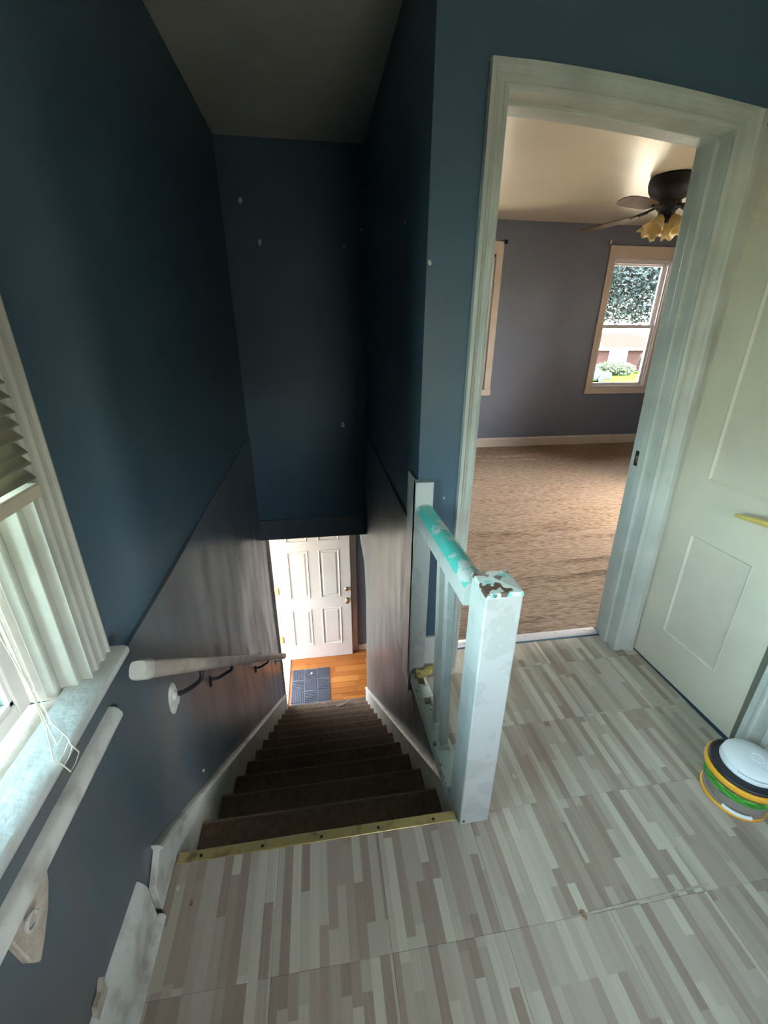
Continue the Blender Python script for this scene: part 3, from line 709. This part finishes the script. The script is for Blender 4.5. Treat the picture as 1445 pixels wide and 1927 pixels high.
def ladder(yc, name, drop):
    mb = MB(); a = []; b = []
    ctrl = [(.046, yc, 1.178), (.046, yc + .002, 1.05), (.047, yc + .008, .93), (.052, yc + .004, .84), (.060, yc - .002, .79), (.0665, yc - .004, .778), (.067, yc + .006, .745)]
    for k, (x, y, z) in enumerate(ctrl):
        s_ = .008 + .010 * (k >= 4) + .004 * math.sin(k * 2)
        a.append((x, y - s_, z)); b.append((x, y + s_, z + (.006 if k > 4 else 0)))
    mb.tube(a, .0011, 5); mb.tube(b, .0011, 5); mb.tube([(.0475, yc - .001, 1.178), (.0478, yc + .003, .95), (.056, yc, .80)], .0013, 5)
    for k in range(9):
        t = k / 8 * (len(a) - 1.01); i = int(t); u = t - i
        p = Vector(a[i]).lerp(Vector(a[i+1]), u); q = Vector(b[i]).lerp(Vector(b[i+1]), u); mb.tube([p, (p+q)/2 + Vector((0, 0, -.004)), q], .0008, 4)
    mb.build(name, M['cord'], bl, smooth=True)
ladder(-.272, 'ladder_cord', 0); ladder(-.80, 'ladder_cord', 0)

# ------------------------------------------------------------------ wall handrail
hrl = thing('handrail', (.08, 1.2, -.35), 'worn wooden handrail with iron brackets along the left stair wall', 'handrail')
A = Vector((.078, -.015, .715)); B = Vector((.078, 2.40, -1.375)); d = (B - A).normalized(); up = Vector((0, -d.z, d.y)) * -1
if up.z < 0: up = -up
mb = MB(); secs = []
for t, s_ in ((0, .82), (.006, .95), (.012, 1), (.5, 1), (1, 1)):
    c0 = A.lerp(B, t); sec = []
    for k in range(14):
        a = 2 * math.pi * k / 14; ca, sa = math.cos(a), math.sin(a)
        sec.append(c0 + Vector((.020 * s_ * (abs(ca) ** .7) * (1 if ca >= 0 else -1), 0, 0)) + up * (.022 * s_ * (abs(sa) ** .8) * (1 if sa >= 0 else -1)))
    secs.append(sec)
mb.sweep(secs); mb.build('rail', mat('worn_rail_paint', (.44, .38, .31, 1), .45, (.30, .24, .185, 1), 9, 8, .45, .7, bump=.3, bscale=40), hrl, smooth=True)
e = A + d * .0
mb = MB(); secs = []
for q, s_ in ((-.014, .9), (-.010, 1.02), (.012, 1.10), (.030, 1.12), (.034, 1.0)):
    c0 = e + d * q; secs.append([c0 + Vector((.0195 * s_ * math.copysign(abs(math.cos(2*math.pi*k/14)) ** .6, math.cos(2*math.pi*k/14)), 0, 0)) + up * (.0215 * s_ * math.copysign(abs(math.sin(2*math.pi*k/14)) ** .6, math.sin(2*math.pi*k/14))) for k in range(14)])
mb.sweep(secs); o = mb.build('end_wrap', M['white_dirty'], hrl, smooth=True); o['label'] = 'pale paint-thick end of the rail'
for k, (y, z) in enumerate([(.245, .377), (.60, .094), (1.466, -.65), (2.325, -1.368)]):
    zr = A.z + (y + .10 - A.y) * (B.z - A.z) / (B.y - A.y) - .026
    m_ = M['white_dirty'] if k in (0, 3) else M['iron']
    mb = MB(); mb.tube(curve([(.014, y, z + .005), (.040, y + .012, z - .004), (.066, y + .05, z + .004 - .02), (.078, y + .085, (z + zr) / 2 - .02), (.078, y + .10, zr + .006)]), .0065 if k else .007, 8)
    b_ = mb.build('bracket', M['iron'] if k != 3 else m_, hrl, smooth=True)
    mb = MB()
    if k == 0:
        sc = [(.034, 0), (.036, .006), (.026, .011), (.018, .012), (.014, .020), (.006, .022)]
        mb.lathe(sc, (0, 0, 0), 20, axis=(1, 0, 0)); mb.v = [(.009 + x, y + yy, z - .012 + zz * 1.5) for x, yy, zz in mb.v]
    else:
        mb.lathe([(.016, 0), (.016, .004), (.010, .008)], (0, 0, 0), 14, axis=(1, 0, 0)); mb.v = [(.009 + x, y + yy * .9, z - .008 + zz * 1.8) for x, yy, zz in mb.v]
    mb.build('wall_plate', m_, b_, smooth=True)

# ------------------------------------------------------------------ front door (door_3) and mat
d3 = thing('door_3', (.37, 3.44, ZH), 'white six-panel front door standing open at the foot of the stairs', 'door', kind=S)
FX0, FX1, FY0, FY1, FZ0, FZ1 = -.040, .777, 3.415, 3.458, ZH + .008, -.31
cols = [(.085, .315), (.428, .660)]; rws = [(-2.135, -1.605), (-1.46, -.835), (-.725, -.45)]
holes = [(a + .012, b - .012, c_ + .012, e_ - .012) for a, b in cols for c_, e_ in rws]
slab(MB(), 'y', FY0, FY1, FX0, FX1, FZ0, FZ1, holes).build('door_leaf', M['fdoor'], d3)
for a, b in cols:
    for c_, e_ in rws:
        pn = MB(); m1 = .012
        def ring(ins, y): return [(a+ins, y, c_+ins), (b-ins, y, c_+ins), (b-ins, y, e_-ins), (a+ins, y, e_-ins)]
        pn.v += ring(0.0, FY0 - .001) + ring(.008, FY0 - .007) + ring(.018, FY0 + .006) + ring(.030, FY0 + .007) + ring(.045, FY0 - .001)
        for r_ in range(4):
            for k in range(4): pn.f.append((r_*4+k, r_*4+(k+1)%4, r_*4+4+(k+1)%4, r_*4+4+k))
        pn.f.append((16, 17, 18, 19)); pn.build('panel', M['fdoor'], d3)
for z, big in ((-1.368, 0), (-1.512, 1)):
    mb = MB(); mb.lathe([(.028, 0), (.028, .006), (.020, .012)] + ([(.011, .018), (.011, .030), (.024, .040), (.027, .052), (.022, .062), (.006, .066)] if big else [(.018, .018), (.006, .020)]), (.731, FY0, z), 20, axis=(0, -1, 0))
    mb.build('door_knob' if big else 'deadbolt', M['gold'], d3, smooth=True)
for z in (-1.33, -2.02, -.62):
    mb = MB(); mb.box(-.085, -.038, FY1 - .045, FY1 - .040, z - .045, z + .045); mb.tube([(-.042, FY0 - .004, z - .045), (-.042, FY0 - .004, z + .045)], .007, 8)
    mb.build('hinge', M['gold'], d3)
# its frame in the left wall
mb = MB(); mb.box(-.15, .004, FD1 - .022, FD1 + .002, ZH, -.30); mb.build('jamb', M['fdoor'], d3, bevel=.002)
mb = MB(); mb.box(-.15, .012, FD0 - .002, FD0 + .022, ZH, -.30); mb.build('jamb', M['fdoor'], d3, bevel=.002)
mb = MB(); mb.sweep([[(0.0 + b, FD0 + .008 - a, z) for a, b in cas_prof(.07, .02)] for z in (ZH, -.25)]); mb.build('side_casing', M['trim_cream'], d3, smooth=True)
MB().box(-.15, .012, FD0 + .02, FD1 - .02, -.33, -.30).build('head_jamb', M['fdoor'], d3)
MB().prism([(-.15, ZH - .01), (.022, ZH - .01), (.022, ZH + .010), (.0, ZH + .018), (-.15, ZH + .018)], 'y', FD0 + .02, FD1 - .03).build('sill', M['trim_cream'], d3, bevel=.003)

mt = thing('door_mat', (.26, 2.98, ZH), 'dark grey rubber mat of ribbed squares inside the front door', 'mat')
MX0, MX1, MY0, MY1 = .046, .478, 2.56, 3.235
MB().box(MX0, MX1, MY0, MY1, ZH + .0008, ZH + .005).build('mat_base', mat('pale_rubber', (.17, .175, .19, 1), .7), mt)
pad = {}
cw_, chh = (MX1 - MX0) / 3, (MY1 - MY0) / 4
for i in range(3):
    for j in range(4):
        k = (i + j) % 2
        if k not in pad:
            mb = MB(); g = .005
            for q in range(7):
                if k: mb.box(g + (cw_-2*g) * q / 7, g + (cw_-2*g) * (q + .72) / 7, g, chh - g, .005, .0105)
                else: mb.box(g, cw_ - g, g + (chh-2*g) * q / 7, g + (chh-2*g) * (q + .72) / 7, .005, .0105)
            pad[k] = mb.build('ribbed_square', M['rubber'], mt); o = pad[k]
        else: o = share(pad[k], 'ribbed_square', parent=mt)
        o.location = Vector((MX0 + cw_ * i, MY0 + chh * j, ZH)) - mt.location
tag(blob('paper_scrap', M['white_plastic'], None, (.27, 3.15, ZH + .0108), 'z', .014, 61, .004), 'white paper scrap lying on the door mat', 'scrap')

# ------------------------------------------------------------------ bucket and smoke alarm
BC = (1.815, -.078)
bk = thing('bucket', (BC[0], BC[1], 0), 'small wrapped bucket with orange rims, green band and black lid', 'bucket')
def ringp(name, prof, m, **k):
    return MB().lathe(prof, (BC[0], BC[1], 0), 40).build(name, m, bk, smooth=True)
ringp('base_rim', [(.088, .001), (.092, .003), (.093, .009), (.089, .013)], M['orange_plastic'])
ringp('body', [(.087, .012), (.0945, .070)], M['grey_wrap'])
ringp('green_band', [(.0945, .066), (.0965, .069), (.0985, .092), (.0970, .095)], M['green_wrap'])
ringp('neck_band', [(.0965, .094), (.099, .112)], mat('brown_band', (.30, .16, .05, 1), .5, (.10, .06, .03, 1), 30))
ringp('top_rim', [(.100, .110), (.1065, .112), (.108, .118), (.108, .126), (.105, .130), (.100, .131)], M['orange_plastic'])
ringp('lid', [(.101, .130), (.101, .137), (.098, .140), (.092, .140), (.089, .136), (.01, .136)], M['black_plastic'])
a0 = math.atan2(-.07, -.07)
hd = []
for k in range(25):
    a = a0 - 1.45 + 2.9 * k / 24; r = .101 + .006 * math.cos((k - 12) / 12 * 1.4); hd.append((BC[0] + r * math.cos(a), BC[1] + r * math.sin(a), .085 - .050 * math.cos((k - 12) / 12 * math.pi / 2)))
wire = MB().tube(hd, .0016, 6).build('wire_handle', M['steel'], bk, smooth=True)
MB().tube(hd[9:16], .0055, 8).build('grip', M['white_plastic'], wire, smooth=True)
sa = thing('smoke_alarm', (BC[0] + .018, BC[1] + .006, .136), 'round white smoke alarm lying on the bucket lid', 'smoke alarm')
c3 = (BC[0] + .016, BC[1] + .004, .1365)
MB().lathe([(.080, 0), (.081, .004), (.080, .008), (.076, .008), (.076, .012), (.0785, .013), (.077, .024), (.070, .030), (.03, .033), (.0, .0335)], c3, 48, cap=False).build('housing', M['white_plastic'], sa, smooth=True)
MB().lathe([(.020, 0), (.020, .002), (.017, .003), (.015, .001), (.002, .0015)], (c3[0] + .012, c3[1] - .004, c3[2] + .0318), 24).build('test_button', M['white_plastic'], sa, smooth=True)
for k in range(4):
    a = -2.1 + k * .05
    MB().box(-.012, .012, -.0009, .0009, 0, .0012).deform(lambda x, y, z: (c3[0] - .012 + x * math.cos(.7) - y * math.sin(.7) + k * .0032 * .7, c3[1] - .030 + x * math.sin(-.7) + y * math.cos(.7) - k * .0036, c3[2] + .0312 + z)).build('speaker_slot', M['vent_grey'], sa)
for k in range(14):
    a = math.pi + .35 + k * .085
    p0 = Vector((c3[0] + .0782 * math.cos(a), c3[1] + .0782 * math.sin(a), c3[2] + .017)); 
    mb = MB(); t_ = Vector((-math.sin(a), math.cos(a), 0)); n_ = Vector((math.cos(a), math.sin(a), 0))
    mb.v += [tuple(p0 + t_ * s1 * .0026 + n_ * s2 * .0012 + Vector((0, 0, s3 * .0016))) for s3 in (-1, 1) for s1, s2 in ((-1, -1), (1, -1), (1, 1), (-1, 1))]
    mb.f += [(0,3,2,1),(4,5,6,7),(0,1,5,4),(1,2,6,5),(2,3,7,6),(3,0,4,7)]
    mb.build('vent_slot', M['vent_grey'], sa)

# ------------------------------------------------------------------ bedroom windows
def bed_window(name, hole, label, yin, yout):
    x0, x1, z0, z1 = hole
    r = thing(name, ((x0+x1)/2, yin, z0), label, 'window', kind=S); c_ = M['trim_cream']
    MB().box(x0 - .078, x0, yin - .02, yin, z0 - .004, z1 + .125).build('side_casing', c_, r, bevel=.002)
    MB().box(x1, x1 + .078, yin - .02, yin, z0 - .004, z1 + .125).build('side_casing', c_, r, bevel=.002)
    MB().box(x0, x1, yin - .019, yin, z1, z1 + .125).build('head_casing', c_, r, bevel=.002)
    MB().box(x0 - .085, x1 + .085, yin - .026, yin, z0 - .076, z0 - .004).build('stool', c_, r, bevel=.003)
    f = MB(); 
    f.box(x0, x0 + .02, yin, yout, z0, z1); f.box(x1 - .02, x1, yin, yout, z0, z1); f.box(x0, x1, yin, yout, z1 - .03, z1); f.box(x0, x1, yin, yout, z0 - .004, z0 + .02)
    f.box(x1 - .034, x1 - .02, yin + .02, yin + .034, z0, z1); f.box(x0 + .02, x0 + .03, yin + .02, yin + .034, z0, z1); f.box(x0, x1, yin + .02, yin + .034, z1 - .05, z1 - .03)
    f.build('frame', M['vinyl'], r, bevel=.002)
    zm = (z0 + z1) / 2 + .0
    for nm, a, b, y in (('lower_sash', z0 + .02, zm + .015, yin + .050), ('upper_sash', zm - .015, z1 - .03, yin + .082)):
        s_ = .034; g = MB(); xa, xb = x0 + .022, x1 - .022
        g.box(xa, xa+s_, y, y+.028, a, b); g.box(xb-s_, xb, y, y+.028, a, b); g.box(xa+s_, xb-s_, y, y+.028, a, a+s_); g.box(xa+s_, xb-s_, y, y+.028, b-s_, b)
        o = g.build(nm, M['vinyl'], r, bevel=.002)
        MB().box(xa+s_, xb-s_, y + .012, y + .016, a+s_, b-s_).build('pane', M['glass'], o)
        if nm == 'lower_sash':
            for xk in (x0 + .22, x1 - .22): MB().box(xk - .025, xk + .025, y - .002, y + .026, b, b + .012).build('sash_lock', M['vinyl'], o, bevel=.002)
    return r
w2 = bed_window('window_2', W2, 'cream-framed double-hung bedroom window with the tree outside', BYF, 4.53)
MB().box(3.868, 3.888, BYF - .03, BYF, 2.305, 2.345).build('curtain_bracket', M['trim_cream'], w2, bevel=.003)
w3 = bed_window('window_3', W3, 'cream window casing at the left edge of the bedroom view', BYF, 4.53)
MB().box(2.625, 2.655, BYF - .04, BYF, 2.275, 2.31).build('curtain_bracket', M['iron'], w3, bevel=.003)

w5 = thing('window_5_added', (5.3, 1.75, .735), 'cream-framed bedroom window added unseen in the right wall for sun bounce', 'window', kind=S)  # unseen window added so sun bounce brightens the bedroom
f = MB(); a, b, z0, z1 = W4
f.box(5.20, 5.22, a-.08, a, z0-.08, z1+.1); f.box(5.20, 5.22, b, b+.08, z0-.08, z1+.1); f.box(5.20, 5.22, a, b, z1, z1+.1); f.box(5.19, 5.22, a, b, z0-.08, z0)
f.build('casing', M['trim_cream'], w5, bevel=.003)
f = MB(); f.box(5.28, 5.32, a, a+.05, z0, z1); f.box(5.28, 5.32, b-.05, b, z0, z1); f.box(5.28, 5.32, a, b, z0, z0+.05); f.box(5.28, 5.32, a, b, z1-.05, z1); f.box(5.28, 5.32, a, b, 1.44, 1.48)
f.build('sash', M['vinyl'], w5, bevel=.003)
MB().box(5.298, 5.302, a+.05, b-.05, z0+.05, z1-.05).build('pane', M['glass'], w5)
w4 = thing('window_4_added', (1.27, -1.75, .7), 'white-framed window added unseen behind the camera to light the landing', 'window', kind=S)  # unseen window added to bring daylight onto the landing from behind
f = MB(); x0, x1, z0, z1 = W5
f.box(x0-.08, x0, -1.75, -1.73, z0-.08, z1+.08); f.box(x1, x1+.08, -1.75, -1.73, z0-.08, z1+.08); f.box(x0, x1, -1.75, -1.73, z1, z1+.08); f.box(x0, x1, -1.75, -1.71, z0-.08, z0)
f.build('casing', M['white'], w4, bevel=.003)
f = MB(); f.box(x0, x0+.05, -1.82, -1.78, z0, z1); f.box(x1-.05, x1, -1.82, -1.78, z0, z1); f.box(x0, x1, -1.82, -1.78, z0, z0+.05); f.box(x0, x1, -1.82, -1.78, z1-.05, z1)
f.build('sash', M['vinyl'], w4, bevel=.003)
MB().box(x0+.05, x1-.05, -1.802, -1.798, z0+.05, z1-.05).build('pane', M['glass'], w4)

# ------------------------------------------------------------------ ceiling fan
FC = Vector((3.29, 2.80, ZBC))
fan = thing('ceiling_fan', FC, 'dark bronze ceiling fan with brown blades and amber tulip lights', 'ceiling fan')
MB().lathe([(.15, 0), (.165, -.012), (.168, -.05), (.160, -.085), (.135, -.125), (.090, -.150), (.075, -.165)], FC, 32).build('motor_housing', M['fan_bronze'], fan, smooth=True)
MB().lathe([(.085, -.160), (.090, -.175), (.088, -.20), (.060, -.225), (.055, -.26), (.070, -.275), (.045, -.30), (.01, -.305)], FC, 28).build('hub', M['fan_bronze'], fan, smooth=True)
for k in range(5):
    a = math.radians(128 + 72 * k + (6 if k == 1 else 0)); dx = Vector((math.cos(a), math.sin(a), 0)); dn = Vector((-math.sin(a), math.cos(a), 0))
    pit = math.radians(1 if k == 0 else 15); dn2 = dn * math.cos(pit) + Vector((0, 0, math.sin(pit))); nn = dx.cross(dn2)
    dz = -.215 if k != 0 else -.235
    mb = MB(); out = []
    for t, w in ((.20, .030), (.24, .052), (.32, .062), (.45, .068), (.56, .066), (.63, .052), (.665, .022)): out.append((t, w))
    ring = [(t, w) for t, w in out] + [(t, -w) for t, w in out[::-1]]
    drop = -.055 if k == 0 else -.02
    for s_ in (-.003, .003):
        for t, w in ring: mb.v.append(FC + dx * t + dn2 * w + nn * s_ + Vector((0, 0, dz + drop * (t - .2) / .46)))
    n = len(ring); mb.f += [tuple(range(n))[::-1], tuple(range(n, 2*n))] + [(i, (i+1) % n, n + (i+1) % n, n + i) for i in range(n)]
    mb.v = [tuple(p) for p in mb.v]; o = mb.build('blade', M['fan_blade'], fan)
    mb = MB(); mb.tube([FC + dx * .07 + Vector((0, 0, -.185)), FC + dx * .14 + dn * .02 + Vector((0, 0, -.215)), FC + dx * .26 + dn * .018 + Vector((0, 0, dz - .008))], .009, 6); mb.tube([FC + dx * .14 - dn * .02 + Vector((0, 0, -.212)), FC + dx * .26 - dn * .018 + Vector((0, 0, dz - .004))], .008, 6)
    mb.build('blade_iron', M['fan_bronze'], o, smooth=True)
for k in range(4):
    a = math.radians(200 + 90 * k); ax = Vector((math.cos(a) * .62, math.sin(a) * .62, -.78)).normalized(); base = FC + Vector((math.cos(a) * .055, math.sin(a) * .055, -.265))
    q = Vector((0, 0, 1)).rotation_difference(ax); mb = MB(); seg = 30; prof = [(.022, .0), (.036, .02), (.050, .055), (.060, .09), (.078, .125)]
    for i in range(seg):
        th_ = 2 * math.pi * i / seg
        for j, (r, h) in enumerate(prof):
            sc_ = 1 + (.10 * (j / 4) ** 1.5) * math.cos(6 * th_); mb.v.append(tuple(base + q @ Vector((r * sc_ * math.cos(th_), r * sc_ * math.sin(th_), h + (.010 * math.cos(6 * th_) if j == 4 else 0)))))
    for i in range(seg):
        i2 = (i + 1) % seg
        for j in range(4): mb.f.append((i*5+j, i2*5+j, i2*5+j+1, i*5+j+1))
    o = mb.build('tulip_shade', M['tulip'], fan, smooth=True); md = o.modifiers.new('thick', 'SOLIDIFY'); md.thickness = .004

# ------------------------------------------------------------------ outdoors
GZ = -2.75
M['lawn'] = mat('lawn', (.022, .048, .008, 1), .9, (.036, .055, .011, 1), 2.5, 6, bump=.5, bscale=30, spec=0)
M['road'] = mat('concrete_walk', (.10, .10, .095, 1), .9, (.09, .088, .083, 1), 2, spec=0)
M['leaf'] = mat('tree_leaf', (.030, .050, .048, 1), .7, (.065, .095, .09, 1), 1.5, 4, spec=.3)
M['hedge'] = mat('hedge_leaf', (.012, .035, .007, 1), .7, (.022, .05, .01, 1), 4)
M['bush'] = mat('brown_bush_leaf', (.030, .022, .017, 1), .8, (.045, .035, .026, 1), 4)
M['bark'] = mat('bark', (.10, .075, .055, 1), .9, (.06, .045, .03, 1), 20, bump=.6)
M['roof'] = mat('red_roof', (.046, .021, .019, 1), .8, (.040, .018, .016, 1), 5, spec=0)
M['brick'] = mat('pink_brick', (.075, .042, .036, 1), .85, (.06, .034, .03, 1), 8, spec=0)
M['yard'] = mat('worn_yard', (.20, .19, .15, 1), .95, (.26, .24, .19, 1), 1.2, 6, bump=.4, bscale=20, spec=0)
tag(MB().box(-90, 120, -90, 120, GZ - .2, GZ).build('ground', M['yard']), 'worn pale yard around the houses', 'yard', kind=S)
tag(MB().box(0, 80, 27, 60, GZ - .1, GZ + .02).build('lawn', M['lawn']), 'green lawn outside the bedroom window', 'lawn', kind=S)
tag(MB().prism([(-60, 26.5), (110, 31.5), (110, 34.0), (-60, 29.0)], 'z', GZ, GZ + .03).build('sidewalk', M['road']), 'pale strip of sidewalk crossing the lawn outside', 'sidewalk')
hs = thing('neighbour_house', (32, 44, GZ), 'pink brick house with red roof and white garage across the lawn', 'house')
def hx(x): return x * 1.10 - .9
MB().box(26.5, 38, 43.0, 52, GZ, -.45).build('wall', M['brick'], hs)
mb = MB(); mb.v += [(28.6, 42.5, -.45), (38.6, 42.5, -.45), (38.6, 52.5, -.45), (28.6, 52.5, -.45), (31.5, 47, .95), (36, 47, .95)]
mb.f += [(0,1,5,4),(1,2,5),(2,3,4,5),(3,0,4),(0,3,2,1)]; mb.build('roof', M['roof'], hs)
mb = MB(); mb.v += [(25.6, 42.6, -.5), (30.6, 42.6, -.5), (30.6, 52.5, -.5), (25.6, 52.5, -.5), (28.1, 42.6, .75), (28.1, 52.5, .75)]
mb.f += [(0,1,4),(1,2,5,4),(2,3,5),(3,0,4,5),(0,3,2,1)]; mb.build('gable_roof', M['road'], hs)
MB().box(30.95, 33.05, 42.94, 43.02, GZ, -.62).build('garage_door', M['white_plastic'], hs)
MB().box(28.55, 29.0, 42.94, 43.02, GZ + .8, -.75).build('house_window', M['vent_grey'], hs)
MB().box(28.4, 38.8, 42.38, 42.5, -.62, -.42).build('gutter', M['vinyl'], hs)
def leaves(name, m, parent, c, r, n, size, seed, core=None):
    rnd = random.Random(seed); mb = MB()
    for k in range(n):
        while True:
            p = Vector((rnd.uniform(-1, 1), rnd.uniform(-1, 1), rnd.uniform(-1, 1)))
            if .3 < p.length < 1: break
        q = Vector((c[0] + p.x * r[0], c[1] + p.y * r[1], c[2] + p.z * r[2])); a = Vector((rnd.gauss(0, 1), rnd.gauss(0, 1), rnd.gauss(0, 1))).normalized(); b = a.orthogonal().normalized(); s_ = size * rnd.uniform(.6, 1.3)
        i = len(mb.v); mb.v += [tuple(q - a * s_), tuple(q + b * s_ * .5), tuple(q + a * s_), tuple(q - b * s_ * .5)]; mb.f.append((i, i+1, i+2, i+3))
    o = mb.build(name, m, parent); o['kind'] = 'stuff'; return o
tr = thing('shade_tree', (12.4, 16, GZ), 'large leafy tree filling the upper bedroom window', 'tree')
leaves('crown', M['leaf'], tr, (12.4, 16, 4.9), (4.8, 3.2, 3.3), 75000, .085, 3)
MB().tube([(15.6, 16.4, GZ), (15.4, 16.4, -.5), (14.6, 16.2, 2.2), (13.2, 16, 4.5)], [.32, .26, .22, .10], 12).build('trunk', M['bark'], tr, smooth=True)
for k in range(5):
    a = k * 1.3; MB().tube([(14.5, 16.2, 2.2 + .3*k), (13.0 + 1.6*math.cos(a), 16.2 + 1.4*math.sin(a), 3.6 + .3*k), (12.6 + 2.6*math.cos(a), 16.2 + 2*math.sin(a), 5.2)], [.12, .08, .03], 8).build('branch', M['bark'], tr, smooth=True)
hg = thing('garden_hedge', (29.5, 39, GZ), 'bright green hedge in front of the brick house', 'hedge')
leaves('hedge_leaves', M['hedge'], hg, (29.0, 39, GZ + .55), (2.3, .8, .75), 2200, .14, 4)
bs = thing('brown_bush', (33.8, 40.5, GZ), 'brown bush right of the white garage door', 'bush')
leaves('bush_leaves', M['bush'], bs, (33.9, 40.6, GZ + 1.1), (1.15, .9, 1.25), 2400, .12, 6)
for o_, (x, y) in ((hg, (29, 39)), (bs, (33.9, 40.6))): MB().tube([(x, y, GZ), (x, y, GZ + .6)], .06, 6).build('stem', M['bark'], o_)
cr = thing('parked_car', (22.9, 34.2, GZ), 'small dark blue car at the lower edge of the window view', 'car')
M['car'] = mat('blue_car_paint', (.03, .05, .12, 1), .3)
prof = [(-.2, .25), (-.2, .75), (.6, .85), (1.1, 1.25), (2.5, 1.28), (3.2, .9), (4.0, .8), (4.05, .25)]
mb = MB(); mb.prism([(20.9 + a, GZ + b) for a, b in prof], 'y', 33.4, 35.0); mb.build('car_body', M['car'], cr, bevel=.08)
mb = MB(); mb.prism([(20.9 + a, GZ + b) for a, b in [(.75, .88), (1.18, 1.2), (2.42, 1.22), (2.95, .92)]], 'y', 33.37, 35.03); mb.build('car_windows', M['black_plastic'], cr)
for a in (.6, 3.1):
    for yy in (33.35, 34.85): MB().lathe([(.3, 0), (.3, .2)], (20.9 + a, yy, GZ + .31), 18, axis=(0, 1, 0)).build('wheel', M['black_plastic'], cr)
tag(MB().box(-1.75, -.15, 1.95, 2.07, GZ, -.12).build('wall_porch_added', M['fdoor']), 'white wall added unseen outside to even the light on the front door', 'wall', kind=S)  # unseen wall added to keep sky light off the door's hinge side
tag(MB().box(-1.75, -.15, 1.9, 4.3, -.12, .0).build('porch_roof_added', M['white']), 'flat roof added unseen outside to limit sky light at the front door', 'added roof', kind=S)  # unseen roof added to shade the front doorway from the sky
tag(MB().box(-1.6, -.15, 2.2, 3.9, ZH - .20, ZH - .06).build('porch', M['road']), 'concrete porch step outside the open front door', 'porch', kind=S)
